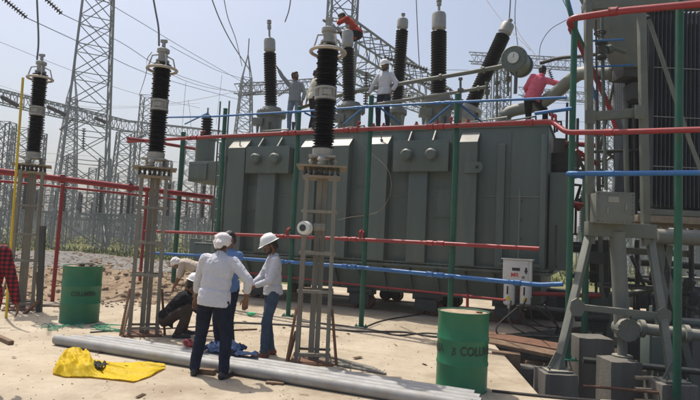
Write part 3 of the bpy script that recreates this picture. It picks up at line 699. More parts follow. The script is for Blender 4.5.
cpipe('red_pipe', 'red water pipe running along the top edge of the transformer', 'pipe', [fw(128, 141.5, OFF), fw(200, 137.5, OFF), fw(300, 132.5, OFF), fw(362, 129.3, OFF), fw(449, 126, OFF), fw(552, 121.5, OFF), P(566.5, 132.5, Yr(566)), P(620, 132, Yr(620)), P(720, 129, Yr(720))], 0.040, 'red', 0.10,
      noz=(0.10, 0.30, 0.52, 0.65, 0.7))
cpipe('red_pipe', 'red water pipe running at eye level across the middle of the transformer', 'pipe', [fw(145, 231, OFF), fw(288, 236.5, OFF), fw(361, 239.5, OFF), fw(449, 243.8, OFF), fw(539.5, 248.8, OFF)], 0.034, 'red', 0.1, noz=(0.12, 0.16, 0.45, 0.55))
cpipe('blue_pipe', 'blue pipe running low in front of the transformer hull', 'pipe', [fw(150, 253, OFF), fw(213, 256.5, OFF), fw(288, 262, OFF), fw(361, 267.5, OFF), fw(449, 276, OFF), fw(540, 285, OFF), fw(563, 284, OFF)], 0.036, 'blue', 0.1)
cpipe('blue_pipe', 'thin blue pipe along the tops of the green posts above the transformer', 'pipe', [P(158, 117.5, 15), fw(213, 116.5, OFF), fw(300, 111.5, OFF), fw(372, 106.5, OFF), fw(456, 102, OFF), fw(567, 97.5, OFF)], 0.022, 'blue', 0.1)
cpipe('blue_pipe', 'short blue pipe just below the thin one at the right end of the transformer', 'pipe', [fw(535, 113.5, 0.05), fw(572, 108.5, 0.05)], 0.03, 'blue')
cpipe('blue_pipe', 'blue pipe turning at the tall corner post and crossing the support frame', 'pipe', [P(590, 178, 9.2), P(566, 173.5, Yr(566)), P(620, 173.5, Yr(620)), P(720, 172.5, Yr(720))], 0.037, 'blue', 0.12)
cpipe('red_pipe', 'highest red pipe bending at the top of the tall corner post', 'pipe', [P(612, 112, 12.6), P(568, 19, Yr(566)), P(620, 11, Yr(620)), P(720, 2, Yr(720))], 0.050, 'red', 0.16)
for i, (px0, dx) in enumerate(((213, -1), (300, 1), (372, 1), (456, 1), (372, -1), (456, -1))):
    a = fw(px0+dx*5, 105 if px0 > 300 else 113, -0.03); c = fw(px0+dx*28, 124, -1.2)
    tpipe('blue_brace', ['slanted blue brace left of the leftmost post top', 'slanted blue brace on the post behind the helmeted man', 'slanted blue brace right of the middle post top', 'slanted blue brace right of the post behind the drum', 'slanted blue brace left of the middle post top', 'slanted blue brace left of the post behind the drum'][i], 'brace', [a, c], 0.02, 'blue', seg=8)
tpipe('red_pipe', 'short red pipe end slanting back at the far left corner of the transformer', 'pipe', [P(128, 138.5, 13.6), P(160, 143, 15.0), P(196, 149, 16.5)], 0.045, 'red')
# thick fire main on the left with its red posts
fm = thing('fire_main', 'thick red fire main crossing the left of the yard on red posts', 'pipe', G(55, 304))
pts = [P(-40, 166, 10.9), P(0, 171.5, 11.6), P(62, 179, 12.6), P(130, 187.5, 14.0), P(213, 197.5, 16.2)]
b = MB(); b.tube(pts, 0.068, 18)
for p in (pts[2], pts[3]): b.cyl(p-V((0.03, -0.02, 0)), p+V((0.03, -0.02, 0)), 0.10, 18)
b.build('main_pipe', M['red'], fm, world=True)
b = MB(); b.tube([P(-40, 177, 11.2), P(0, 181, 11.9), P(62, 187, 12.9), P(130, 194, 14.3), P(213, 204, 16.6)], 0.03, 10); b.build('branch_pipe', M['red'], fm, world=True)
for (px, yb) in ((55, 303), (139, 277)):
    Y = G(px-4, yb).y if px < 100 else 14.2; t_ = P(px+8, 184 if px < 100 else 192, Y); b_ = V((t_.x-0.02, t_.y, 0)); b = MB(); b.cyl(b_, t_, 0.04, 14); b.box(b_+V((0, 0, .01)), (.22, .22, .02)); b.build('support_post', M['red'], fm, world=True)
tpipe('red_pipe', 'thin red pipe low under the transformer hull', 'pipe', [P(205, 268, 14.0), P(345, 283.5, 12.9), P(440, 293, 11.5), P(505, 300, 10.6)], 0.022, 'red', seg=8)
tpipe('red_standpipe', 'short red standpipe just behind the large drum', 'pipe', [G(467, 333), P(467.5, 294, G(467, 333).y)], 0.028, 'red', seg=10)

# ------------------------------------------------------------------ lattice pedestals and arresters
def pedestal(base, H, rz, label, s=1.0):
    t = thing('lattice_pedestal', label, 'pedestal', base, rz)
    hw = 0.20*s
    for (sx, sy) in ((-1, -1), (1, -1), (1, 1), (-1, 1)):
        b = MB(); b.angle((sx*hw, sy*hw, 0.01), (sx*hw*0.92, sy*hw*0.92, H-0.12), 0.052, 0.01, up=V((0, 1, 0)), flip=-sx); b.build('leg', M['galvrust'], t)
    b = MB(); b.box((-0.02*s, 0.03, H/2-0.05), (0.075, 0.12, H-0.1)); b.box((0.058*s, -0.03, H/2-0.05), (0.065, 0.012, H-0.1)); b.box((0.03*s, 0.0, H/2-0.05), (0.012, 0.08, H-0.1)); b.build('centre_column', M['galvrust'], t)
    for z in (0.12, 0.93, 1.43, 1.98):
        b = MB()
        for sy in (-1, 1): b.box((0, sy*(hw+0.006), z), (2*hw+0.08, 0.012, 0.04)); b.box((0, sy*(hw-0.02), z+0.016), (2*hw+0.08, 0.04, 0.008))
        for sx in (-1, 1): b.box((sx*(hw+0.006), 0, z+0.045), (0.012, 2*hw+0.06, 0.04))
        b.build('tie', M['galvrust'], t)
    b = MB(); b.box((0, 0, H-0.012), (0.66*s, 0.52*s, 0.022)); b.box((0, 0, H-0.15), (0.50*s, 0.42*s, 0.03)); 
    b.build('top_plate', M['plate'], t)
    for i in range(7):
        for sy in (-1, 1): b = MB(); b.lathe([(.012, H-.137), (.024, H-.12), (.014, H-.10), (.024, H-.075), (.014, H-.05), (.02, H-.024)], (-0.22+i*0.073, sy*0.17, 0), seg=8); b.build('stud', M['dark'], t)
    for sx in (-1, 1): b = MB(); b.bar((sx*(hw+0.12), -0.26, 0.02), (sx*(hw+0.03), -hw, 0.72), 0.05, 0.012); b.build('stay', M['rust'], t)
    b = MB(); b.box((0, 0, 0.012), (0.56*s, 0.56*s, 0.024)); b.build('base_plate', M['rust'], t)
    return t
def arrester(base, H, r, label, lean=(0, 0), s=1.0):
    t = thing('surge_arrester', label, 'surge arrester', base)
    ax = V((lean[0], lean[1], 1)).normalized()
    def at(h): return ax*h
    b = MB()
    for k in range(3):
        a = k*2.094+0.5; p = V((0.16*math.cos(a), 0.16*math.sin(a), 0)); b.lathe([(0.045, 0), (0.06, 0.03), (0.04, 0.05), (0.06, 0.08), (0.045, 0.12)], p, seg=12)
    b.box((0, 0, 0.135), (0.36, 0.3, 0.03), bevel=0.006); b.lathe([(r*0.9, 0.15), (r*0.95, 0.24), (r*0.8, 0.26)], seg=20); b.build('base', M['cast'], t)
    h0 = 0.26; hm = h0+(H-h0)*0.44; h1 = H-0.27
    b = MB(); b.lathe(sheds(r*0.7, r, h0, hm-0.085, 0.040, 0.012), at(0), ax, 30); b.build('insulator', M['porc'], t)
    b = MB(); b.lathe([(r*0.8, hm-0.10), (r*0.98, hm-0.085), (r*0.98, hm-0.055), (r*0.84, hm-0.05), (r*0.84, hm+0.05), (r*0.98, hm+0.055), (r*0.98, hm+0.085), (r*0.8, hm+0.10)], at(0), ax, 26)
    b.box((0.02, -r*0.88, hm), (r*0.7, 0.02, 0.07), bevel=0.004)
    for k in range(10): a = k*math.pi/5; b.cyl(V((r*0.9*math.cos(a), r*0.9*math.sin(a), hm-0.09)), V((r*0.9*math.cos(a), r*0.9*math.sin(a), hm+0.09)), 0.011, 6)
    b.build('middle_flange', M['cast'], t)
    b = MB(); b.lathe(sheds(r*0.7, r, hm+0.085, h1, 0.040, 0.012), at(0), ax, 30); b.build('insulator', M['porc'], t)
    b = MB(); b.lathe([(r*0.55, h1), (r*0.72, h1+0.02), (r*0.72, h1+0.05), (r*0.5, h1+0.06), (r*0.5, h1+0.17), (r*0.68, h1+0.18), (r*0.68, h1+0.23), (r*0.3, h1+0.26)], at(0), ax, 22)
    b.cyl(at(H), at(H+0.12), 0.03, 10); b.box(at(H+0.1)+V((0.0, 0, 0)), (0.11, 0.05, 0.05), bevel=0.01); b.build('cap', M['cast'], t)
    b = MB(); b.torus(at(h1-0.10), r*1.55, 0.026, ax, 44, 10, 0.9)
    g = b.build('grading_ring', M['ring'], t)
    for k in range(4):
        a = k*math.pi/2+0.6; b = MB(); b.tube([at(h1+0.13)+V((r*0.5*math.cos(a), r*0.5*math.sin(a), 0)), at(h1+0.10)+V((r*1.15*math.cos(a), r*1.15*math.sin(a), 0)), at(h1-0.09)+V((r*1.5*math.cos(a), r*1.5*math.sin(a), 0))], 0.012, 8); b.build('ring_strut', M['ring'], g)
    return t
A1 = G(20, 309); A2 = G(143, 334); A3 = G(312, 361)
specs = [(A1, 35, 165, 60, 0.143, 'leftmost'), (A2, 156.5, 168, 47, 0.146, 'middle'), (A3, 324, 167, 26, 0.152, 'nearest')]
plab = ['leftmost tall galvanised lattice pedestal, behind the yellow pole', 'galvanised lattice pedestal beside the crouching man in black', 'dusty lattice pedestal standing in front of the transformer, behind the grey tubes']
alab = ['black surge arrester on the leftmost lattice pedestal', 'black surge arrester on the pedestal above the crouching man', 'tallest-looking black surge arrester in front of the transformer, with tan grading ring']
for i, (A, pxt, pyp, pyt, r, _) in enumerate(specs):
    pt = P(pxt-((pyp-pyt)*0.035), pyp, A.y); top = P(pxt, pyt, A.y); H = pt.z
    pedestal((A.x, A.y, 0), H, R((27, 19, 2)[i]), plab[i])
    arrester((A.x+(0.0), A.y, H), top.z-H, r, alab[i])
specs_top = [P(s[1], s[2], s[0].y) for s in specs]
# surge counter on the nearest pedestal
c = P(305.5, 228, A3.y-0.30); t = thing('surge_counter', 'round white surge counter clamped to the near pedestal', 'meter', c)
b = MB(); b.lathe([(0.05, 0.09), (0.085, 0.08), (0.09, -0.0), (0.09, -0.03), (0.075, -0.045)][::-1], (0, 0, 0), (-0.35, -1, 0), 22, ); b.build('case', M['white'], t)
b = MB(); b.cyl(V((-0.35, -1, 0)).normalized()*0.085, V((-0.35, -1, 0)).normalized()*0.095, 0.045, 18); b.build('dial', M['dark'], t)
b = MB(); b.bar((0.03, 0.03, 0), (0.16, 0.12, 0), 0.05); b.cyl((0.1, 0.05, 0.02), (0.24, 0.08, 0.02), 0.05, 12); b.build('bracket', M['galvrust'], t)
# lead wires off the arrester tops and slack service wires
def wire(label, pts, r=0.012, name='overhead_wire', cat='wire', sm=8, group=None, m='wire'):
    return tpipe(name, label, cat, pts, r, m, sm=sm, seg=6, group=group)
wire('aluminium lead rising from the leftmost surge arrester', [P(37, 60, A1.y), P(38.5, 40, A1.y), P(37, 0, A1.y-.1), P(36, -30, A1.y-.1)], 0.018, 'lead_wire')
wire('curved lead rising from the arrester above the crouching man', [P(159, 46, A2.y), P(158.5, 28, A2.y), P(155, 8, A2.y), P(150, -20, A2.y)], 0.017, 'lead_wire')
wire('thin drooping side lead left of the middle surge arrester', [P(152, 52, A2.y), P(147, 60, A2.y), P(146, 74, A2.y), P(139, 96, A2.y+3)], 0.006, 'lead_wire')
wire('lead wire rising from the tallest bushing right of the helmeted man', [P(439, -6, 13.9), P(439, 4, 13.9), P(439, 11, 13.9)], 0.02, 'lead_wire')
wire('pair of leads rising from the leaning bushing', [P(509, 22, 14.2), P(510, 8, 14.2), P(511, -15, 14.2)], 0.016, 'lead_wire')
wire('slack lead dropping to the round gauge behind the man in pink', [P(514, 22, 14.2), P(520, 35, 13.6), P(533, 52, 12.6), P(540, 62, 12.2)], 0.008, 'lead_wire')
wire('thin wire looping from the highest red pipe to the gauge', [P(566, 20, 8.6), P(550, 30, 9.5), P(541, 44, 11), P(539, 58, 12.1)], 0.007, 'lead_wire')
wire('loose pale rope looping down the front of the transformer', [fw(352, 136, -1.2), fw(371, 153, -1.6), fw(388, 170, -1.7), fw(391, 190, -1.7), fw(383, 208, -1.7), fw(372, 214, -1.6), fw(352, 217, -1.2), fw(338, 220, -0.7)], 0.007, 'rope', 'rope', m='plate')
# ------------------------------------------------------------------ support frame, coolers and pipework on the right
CN = V((0.06, 1, 0)).normalized()
def q(px, py, Y): return P(px, py, Y)
blkA = None
def block(name, label, pxc, pytop, Y, sx, sy, rz=0.0, m='conc', cat='concrete block'):
    top = P(pxc, pytop, Y); h = top.z-PITZ
    b = MB(); b.box((0, 0, h/2), (sx, sy, h))
    bmesh.ops.subdivide_edges(b.bm, edges=b.bm.edges[:], cuts=7, use_grid_fill=True)
    for v in b.bm.verts:
        ed = sum((abs(abs(v.co.x)-sx/2) < .01, abs(abs(v.co.y)-sy/2) < .01, abs(v.co.z-h) < .01)); nn = noise.noise_vector(v.co*9+V((pxc, 0, 0)))*0.008; v.co += nn
        if ed >= 2: v.co = v.co*(1-0.02*abs(noise.noise(v.co*5))-0.008)
    o = b.build(name, M[m]); o.location = (top.x, top.y+sy/2, PITZ); o.rotation_euler.z = rz; return tag(o, label, cat), top
blkA, tA = block('concrete_plinth', 'square concrete plinth under the left foot of the grey support frame', 562, 374, 7.9, 0.46, 0.5)
blkB, tB = block('concrete_plinth', 'concrete plinth under the vertical flanged pipe', 627, 362, 8.3, 0.46, 0.5)
blkC, tC = block('concrete_plinth', 'concrete plinth at the right edge under the right foot of the support frame', 681, 385, 7.7, 0.50, 0.5)
blkD, tD = block('concrete_plinth', 'large shaded concrete block standing behind the plinths', 597, 338, 9.6, 0.6, 0.5)
block('concrete_plinth', 'low concrete block in the pit left of the frame foot', 523, 368, 8.6, 0.55, 0.35)
block('concrete_plinth', 'far concrete plinth under the radiator at the right edge', 697, 330, 10.4, 0.6, 0.6)

sf = thing('support_frame', 'tall grey-green steel support frame with splayed legs beside the radiator', 'steel frame', (tA.x, tA.y, tA.z), 0)
Yc = 8.75
def fb(name, a, c, w_, h_=None, m='frame', bev=0.006): b = MB(); b.bar(a, c, w_, h_, bevel=bev); return b.build(name, M[m], sf, world=True)
lf = V((tA.x, tA.y+0.2, tA.z)); rf = V((tC.x, tC.y+0.2, tC.z))
kneeL = P(588.5, 238, Yc+0.02); kneeR = P(650.5, 240, Yc+0.02)
fb('leg', lf, kneeL, 0.10, 0.11); fb('leg', rf, kneeR, 0.10, 0.11)
fb('column', P(590.5, 244, Yc), P(587.5, -40, Yc), 0.095, 0.11); fb('column', P(646, 246, Yc), P(640.5, -40, Yc), 0.10, 0.11)
fb('crossbar', P(579, 307, Yc-0.5), P(663, 316, Yc-0.5), 0.09, 0.09)
for (px, py) in ((577, 307), (664, 316)):
    b = MB(); c = P(px, py, Yc-0.55); b.prism([c+V((x_, 0, z_)) for x_, z_ in ((-.10, -.02), (-.06, -.13), (.07, -.13), (.11, -.05), (.11, .07), (0, .13), (-.08, .08))], (0, 0.03, 0)); b.build('gusset_plate', M['frame'], sf, world=True, smooth=0)
b = MB(); z0 = P(615, 237, Yc).z; z1 = P(615, 223, Yc).z; xa = P(585, 230, Yc).x; xb = P(653, 230, Yc).x; b.box(((xa+xb)/2, Yc-0.04, (z0+z1)/2), (xb-xa, 0.16, z1-z0), bevel=0.008); b.build('box_beam', M['frame'], sf, world=True)
fb('crossbar', P(588, 117, Yc-0.02), P(646, 112, Yc-0.02), 0.1, 0.14)
for (px, py) in ((590, 117), (640, 112)):
    b = MB(); b.box(P(px, py, Yc-0.12), (0.16, 0.02, 0.22), bevel=0.01); b.build('gusset_plate', M['frame'], sf, world=True)
fb('diagonal_brace', P(649, 20, Yc+0.1), P(690, 142, Yc-0.2), 0.10, 0.06); fb('diagonal_brace', P(690, 142, Yc-0.2), P(712, 200, Yc-0.35), 0.10, 0.06)
fb('beam', P(583, 8, Yc+0.05), P(760, -6, Yc-0.05), 0.16, 0.12); fb('beam', P(644, 10, Yc+0.9), P(760, 2, Yc+0.8), 0.16, 0.12)
# foot plates
for f in (lf, rf):
    b = MB(); b.box(f+V((0, 0, 0.012)), (0.36, 0.3, 0.024), bevel=0.004)
    for sx in (-1, 1):
        for sy in (-1, 1): b.cyl(f+V((sx*.14, sy*.11, 0.02)), f+V((sx*.14, sy*.11, 0.07)), 0.014, 6)
    b.prism([f+V((-.14, 0, .02)), f+V((.14, 0, .02)), f+V((.10, 0, .22)), f+V((-.02, 0, .26))], (0, 0.015, 0)); b.build('foot_plate', M['frame'], sf, world=True, smooth=0)
# rear pair of legs and columns
sg = thing('support_frame', 'second grey support frame standing behind the first, in shade under the radiator', 'steel frame', (P(600, 338, 11.5).x, 11.5, PITZ))
def gb(name, a, c, w_, h_=None, m='frame'): b = MB(); b.bar(a, c, w_, h_, bevel=0.005); return b.build(name, M[m], sg, world=True)
Y2 = 11.3
gb('column', P(620, 258, Y2), P(616, 60, Y2), 0.11, 0.13); gb('column', P(664, 262, Y2), P(660, 20, Y2), 0.11)
gb('column', P(602, 300, Y2), P(596, 90, Y2), 0.07)
gb('leg', V((P(604, 330, Y2).x, Y2, PITZ)), P(620, 262, Y2), 0.11); gb('leg', V((P(690, 330, Y2).x, Y2, PITZ)), P(664, 262, Y2), 0.12)
gb('leg', V((P(652, 330, 9.6).x, 9.6, PITZ)), P(668, 245, 9.6), 0.12); gb('leg', V((P(700, 330, 9.6).x, 9.6, PITZ)), P(655, 232, 9.6), 0.12)
gb('crossbar', P(598, 285, Y2), P(690, 290, Y2), 0.09); gb('crossbar', P(610, 250, Y2), P(690, 254, Y2), 0.13); gb('crossbar', P(604, 152, Y2), P(662, 150, Y2), 0.08)
gb('crossbar', P(606, 196, Y2), P(662, 196, Y2), 0.07); gb('diagonal_brace', P(604, 150, Y2), P(660, 196, Y2), 0.05); gb('diagonal_brace', P(618, 60, Y2), P(600, 150, Y2), 0.05)
# bolted junction box on the frame
ja = P(597, 190.5, Yc-0.35); jb = P(634.5, 224, Yc-0.35); jw = jb.x-ja.x; jh = ja.z-jb.z
jt = thing('junction_box', 'square grey-green bolted junction box hung on the support frame', 'junction box', ((ja.x+jb.x)/2, Yc-0.2, jb.z-0.01), R(-3))
b = MB(); b.box((0, 0, jh/2), (jw*0.94, 0.26, jh*0.94), bevel=0.01); b.build('case', M['tanklight'], jt)
b = MB(); b.box((0, -0.145, jh/2), (jw, 0.03, jh), bevel=0.008)
for i in range(8):
    t_ = 0.03+i*(jw-0.06)/7-jw/2; s_ = 0.03+i*(jh-0.06)/7
    for zz in (0.03, jh-0.03): b.cyl((t_, -0.155, zz), (t_, -0.178, zz), 0.012, 6)
    for xx in (-jw/2+0.03, jw/2-0.03): b.cyl((xx, -0.155, s_), (xx, -0.178, s_), 0.012, 6)
cv = b.build('cover', M['tanklight'], jt)
b = MB(); b.box((-0.03, -0.165, jh*0.76), (jw*0.28, 0.008, jh*0.18), bevel=0.002); b.build('name_plate', M['cast'], cv)
b = MB(); b.tube([(-jw*0.22, -0.16, jh*0.5), (-jw*0.22, -0.2, jh*0.5), (-jw*0.22, -0.2, jh*0.32), (-jw*0.22, -0.16, jh*0.32)], 0.008, 6); b.build('handle', M['cast'], cv)
b = MB(); b.tube([(jw*0.25, -0.16, jh*0.62), (jw*0.25, -0.2, jh*0.62), (jw*0.25, -0.2, jh*0.44), (jw*0.25, -0.16, jh*0.44)], 0.008, 6); b.build('handle', M['cast'], cv)
b = MB(); b.cyl((0.03, 0.0, jh*0.96), (0.03, 0.0, jh+0.32), 0.018, 8); b.build('conduit', M['cast'], jt)
# vertical pipe with flange and branch
vp = thing('oil_pipe', 'thick vertical grey pipe with a bolted flange standing on its plinth', 'pipe', (tB.x, tB.y+0.25, tB.z))
vx = P(621, 330, 8.75); Yv = 8.7
b = MB(); b.cyl(V((vx.x, Yv, tB.z+0.3)), V((P(617, 238, Yv).x, Yv, P(617, 232, Yv).z)), 0.115, 24); b.build('riser', M['tanklight'], vp, world=True)
b = MB(); fc = P(621, 328, Yv); b.cyl(fc+V((0.02, -0.2, 0)), fc+V((0.02, -0.16, 0)), 0.17, 28); b.cyl(fc+V((0.02, -0.155, 0)), fc+V((0.02, -0.12, 0)), 0.17, 28); b.cyl(fc+V((.02, -.14, 0)), fc+V((.02, .1, 0)), 0.13, 20)
for k in range(12): a = k*math.pi/6; b.cyl(fc+V((0.02+0.16*math.cos(a), -0.225, 0.16*math.sin(a))), fc+V((0.02+0.16*math.cos(a), -0.11, 0.16*math.sin(a))), 0.013, 6)
b.build('flange', M['tanklight'], vp, world=True)
b = MB(); a = P(628, 327, Yv); c = P(740, 340, Yv-0.2); b.cyl(a, c, 0.085, 22); 
for t_ in (0.12, 0.52): m_ = a.lerp(c, t_); d = (c-a).normalized(); b.cyl(m_-d*0.035, m_+d*0.035, 0.135, 24)
b.build('branch_pipe', M['tanklight'], vp, world=True)
b = MB(); b.cyl(V((vx.x, Yv, tB.z)), V((vx.x, Yv, tB.z+0.32)), 0.07, 14); b.cyl(V((vx.x, Yv, tB.z)), V((vx.x, Yv, tB.z+0.025)), 0.15, 16); b.build('foot', M['frame'], vp, world=True)
# conservator duct / panel overhead
cdt = thing('overhead_duct', 'wedge-shaped grey steel duct hanging high inside the support frame', 'duct', P(620, 70, 9.6))
b = MB(); Yd = 9.5
b.prism([P(586, -20, Yd), P(645, -20, Yd), P(641, 66, Yd), P(627, 66, Yd)], (0.05, 0.5, -0.05)); b.build('panel', M['frame'], cdt, world=True, smooth=0)
b = MB(); b.box(P(628, 74, Yd+0.3), (0.38, 0.45, 0.22), bevel=0.015); b.build('outlet_box', M['dark'], cdt, world=True)
b = MB(); b.box(P(634, 93, Yd+0.3), (0.24, 0.35, 0.3), bevel=0.015); b.build('lower_box', M['dark'], cdt, world=True)
# valves by the duct
vt = thing('valve_group', 'dark shut-off valve with round handwheel beside the overhead duct', 'valve', P(603, 66, 9.3))
b = MB(); b.tube([P(602, 5, 9.3), P(602, 28, 9.3), P(603, 80, 9.3)], 0.028, 10); b.build('stem', M['tank'], vt, world=True)
b = MB(); hc = P(600, 33, 9.25); b.torus(hc, 0.085, 0.014, (0, 0.2, 1), 22, 8)
for k in range(3): a = k*2.09; b.bar(hc, hc+V((0.085*math.cos(a), 0.085*math.sin(a), 0)), 0.014)
b.build('handwheel', M['dark'], vt, world=True)
b = MB(); b.lathe([(0.03, 0), (0.09, 0.02), (0.09, 0.06), (0.055, 0.09), (0.07, 0.2), (0.05, 0.26), (0.1, 0.28), (0.1, 0.32), (0.03, 0.36)], P(601, 60, 9.25), seg=18); b.build('valve_body', M['dark'], vt, world=True)
b = MB(); b.tube([P(596, 56, 9.3), P(612, 48, 9.3), P(625, 52, 9.4)], 0.035, 10); b.cyl(P(607, 50, 9.3), P(611, 48.5, 9.3), 0.075, 12); b.build('valve_arm', M['tank'], vt, world=True)
tpipe('blue_pipe', 'short thin blue pipe across the support frame near its top', 'pipe', [P(589, 41, 8.9), P(624, 39.5, 8.9)], 0.018, 'blue', seg=8)
tpipe('blue_pipe', 'second short thin blue pipe lower on the support frame', 'pipe', [P(594, 67, 9.2), P(634, 65, 9.2)], 0.018, 'blue', seg=8)
tpipe('blue_brace', 'long slanted blue brace above the tall corner post', 'brace', [P(568, 0, 9.4), P(585, 62, 9.8), P(596, 100, 10)], 0.03, 'blue', seg=8)
tpipe('blue_brace', 'teal slanted brace rising past the top of the tall corner post', 'brace', [P(563, -15, 8.9), P(572, 20, 8.7), P(590, 60, 8.9)], 0.028, 'green', seg=8)
tpipe('red_brace', 'red slanted pipe behind the support frame below the blue pipes', 'brace', [P(592, 70, 10), P(606, 100, 10), P(616, 128, 10)], 0.04, 'red', seg=10)
tpipe('oil_pipe', 'dark pipe arm running from the gauge to the support frame', 'pipe', [P(541, 63, 12.1), P(560, 58, 11.4), P(590, 55, 10.6), P(618, 50, 10)], 0.04, 'dark', seg=12)
tpipe('red_pipe', 'red pipe low in the background seen between the frame legs', 'pipe', [P(600, 292, 13), P(640, 296, 13), P(730, 303, 13)], 0.04, 'red', seg=10)
# radiator bank: every fin is a part
rb = thing('radiator_bank', 'tall dark radiator bank of thin vertical cooling fins at the right edge', 'radiator', P(650, 215, 9.7))
zt = P(675, 14, 9.7).z; zb_ = P(675, 208, 9.7).z; x0 = P(649, 100, 9.7).x
for row, (Yo, dp) in enumerate(((9.55, 0.42), (10.6, 0.42))):
    for i in range(27):
        x_ = x0+i*0.072+row*0.02; b = MB()
        b.box((x_, Yo+dp/2, (zt+zb_)/2), (0.014, dp, zt-zb_), bevel=0.004)
        for k in range(5): b.cyl((x_, Yo+0.05+k*0.08, zb_+0.06), (x_, Yo+0.05+k*0.08, zt-0.06), 0.013, 8)
        b.build('fin', M['rad'], rb, world=True)
    for zz in (zt-0.1, zb_+0.1):
        b = MB(); b.cyl((x0-0.1, Yo+dp/2, zz), (x0+2.1, Yo+dp/2, zz), 0.055, 14); b.build('header_pipe', M['rad'], rb, world=True)
for zz in (0.2, 0.45, 0.7):
    b = MB(); z_ = zb_+(zt-zb_)*zz; b.cyl((x0, 9.54, z_), (x0+1.95, 9.54, z_), 0.007, 6); b.build('tie_rod', M['cast'], rb, world=True)
for (xx, zz) in ((0.85, 0.72), (0.85, 0.40)):
    c = V((x0+xx, 11.25, zb_+(zt-zb_)*zz)); b = MB(); b.torus(c, 0.36, 0.03, (0, 1, 0), 30, 8); 
    for k in range(6): a = k*math.pi/3; b.bar(c, c+V((0.34*math.cos(a), 0.0, 0.34*math.sin(a))), 0.1, 0.012)
    b.lathe([(0.08, -0.08), (0.08, 0.08)], c, (0, 1, 0)); b.build('fan', M['dark'], rb, world=True)
for (Yo) in (9.5, 11.0):
    for zz in (zt+0.08, zt+0.32, zb_-0.1):
        b = MB(); b.box((x0+1.0, Yo, zz), (2.3, 0.07, 0.1), bevel=0.008); b.build('rail', M['frame'], rb, world=True)
for k in range(7):
    b = MB(); b.box((x0+0.05+k*0.32, 10.3, zt+0.4), (0.05, 1.6, 0.07)); b.build('cross_member', M['cast'], rb, world=True)
b = MB(); b.box((x0+0.9, 10.3, zb_-0.22), (2.4, 1.7, 0.12), bevel=0.01); b.build('tray', M['plate'], rb, world=True)
b = MB(); b.cyl(P(655, 236, 9.4), P(745, 240, 9.4), 0.13, 20); b.build('bottom_header', M['tanklight'], rb, world=True)
for (px, py, Y) in ((650, 285, 12), (655, 300, 11), (668, 283, 11), (684, 295, 10.4), (690, 310, 10.2), (676, 318, 10.6)):
    p = P(px, py, Y); b = MB(); b.lathe([(0.04, 0), (0.12, 0.03), (0.12, 0.08), (0.06, 0.1), (0.10, 0.22), (0.10, 0.3), (0.03, 0.34)], p, (0.3, -0.2, 1), 16)
    b.cyl(V((p.x, p.y, PITZ)), V((p.x, p.y, p.z+0.03)), 0.045, 12); b.torus(p+V((0.1, -0.06, 0.4)), 0.08, 0.012, (0.3, -0.2, 1), 18, 6)
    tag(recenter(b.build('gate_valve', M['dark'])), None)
    o = COL.objects[-1]; tag(o, {650: 'dark gate valve standing behind the support frame crossbar', 655: 'dark gate valve just right of the thick vertical pipe', 668: 'dark gate valve farthest back under the radiator', 684: 'dark gate valve beside the nearest green post', 690: 'dark gate valve at the right edge above the horizontal pipe', 676: 'dark gate valve low behind the right splayed leg'}[px], 'valve')
# planks, plates and blocks at the pit mouth
def slabobj(name, label, cat, pts, th, m):
    b = MB(); b.prism(pts, (0, 0, -th)); o = recenter(b.build(name, M[m], smooth=0)); return tag(o, label, cat)
z_ = 0.03
slabobj('plank', 'long weathered plank bridging the pit beside the large drum', 'plank', [G(486, 337, z_), G(560, 351, z_), G(553, 355, z_), G(486, 341.5, z_)], 0.05, 'wood')
slabobj('plank', 'wide dusty board lying at the edge of the pit under the control box', 'plank', [G(488, 331, z_), G(566, 344, z_), G(563, 350, z_), G(486, 336.5, z_)], 0.04, 'rust')
b = MB(); b.box((0, 0, 0.21), (0.42, 0.2, 0.42), bevel=0.01); o = b.build('timber_block', M['wood']); c = P(506, 352, 8.7); o.location = (c.x, c.y, c.z-0.42); o.rotation_euler.z = -0.25; tag(o, 'brown timber block standing at the pit mouth under the plank', 'timber')
b = MB(); b.box((0, 0, 0.12), (0.5, 0.18, 0.24), bevel=0.01); o = b.build('timber_block', M['wood']); c = P(541, 357, 9.0); o.location = (c.x, c.y, c.z-0.3); o.rotation_euler.z = -0.1; tag(o, 'lower brown timber block deeper in the pit behind the frame foot', 'timber')
for k in range(7):
    b = MB(); b.box((0, 0, 0.02), (0.42, 0.09, 0.04), bevel=0.005); o = b.build('pallet_slat', M['plate']); c = P(651, 372+k*8-16, 8.1-k*0.12); o.location = (c.x, c.y, PITZ+0.02+(6-k)*0.13); tag(o, 'dusty board in the stack beside the plinth of the vertical pipe', 'board', 'stacked boards in the pit')
tpipe('conduit', 'thin rusty conduit running between the concrete plinths', 'pipe', [P(583, 386, 7.9), P(610, 388, 7.9), P(650, 392, 7.8), P(668, 393, 7.8)], 0.02, 'rust', seg=8)
# clutter and cables under the hull, right end
rnd = random.Random(5)
for i in range(7):
    a = P(rnd.uniform(510, 545), rnd.uniform(296, 306), rnd.uniform(9.6, 10.8)); e_ = G(rnd.uniform(488, 560), rnd.uniform(326, 338)); m_ = (a+e_)/2+V((rnd.uniform(-.3, .3), 0, -.1))
    tpipe('hanging_cable', 'black cable drooping from the control box to the pit edge', 'cable', [a, m_, e_, e_+V((0.3, .1, -.02))], 0.016, 'cable', seg=6, group='cables under the control box')
b = MB(); b.box((0, 0, .35), (1.0, .5, .7), bevel=.02); b.box((0, -.27, .35), (.7, .04, .5), bevel=.01); o = b.build('steel_box', M['dark']); c = G(556, 322, 0); o.location = (c.x, c.y+0.5, 0); o.rotation_euler.z = TRZ; tag(o, 'dark steel box on the ground behind the corner post', 'box')

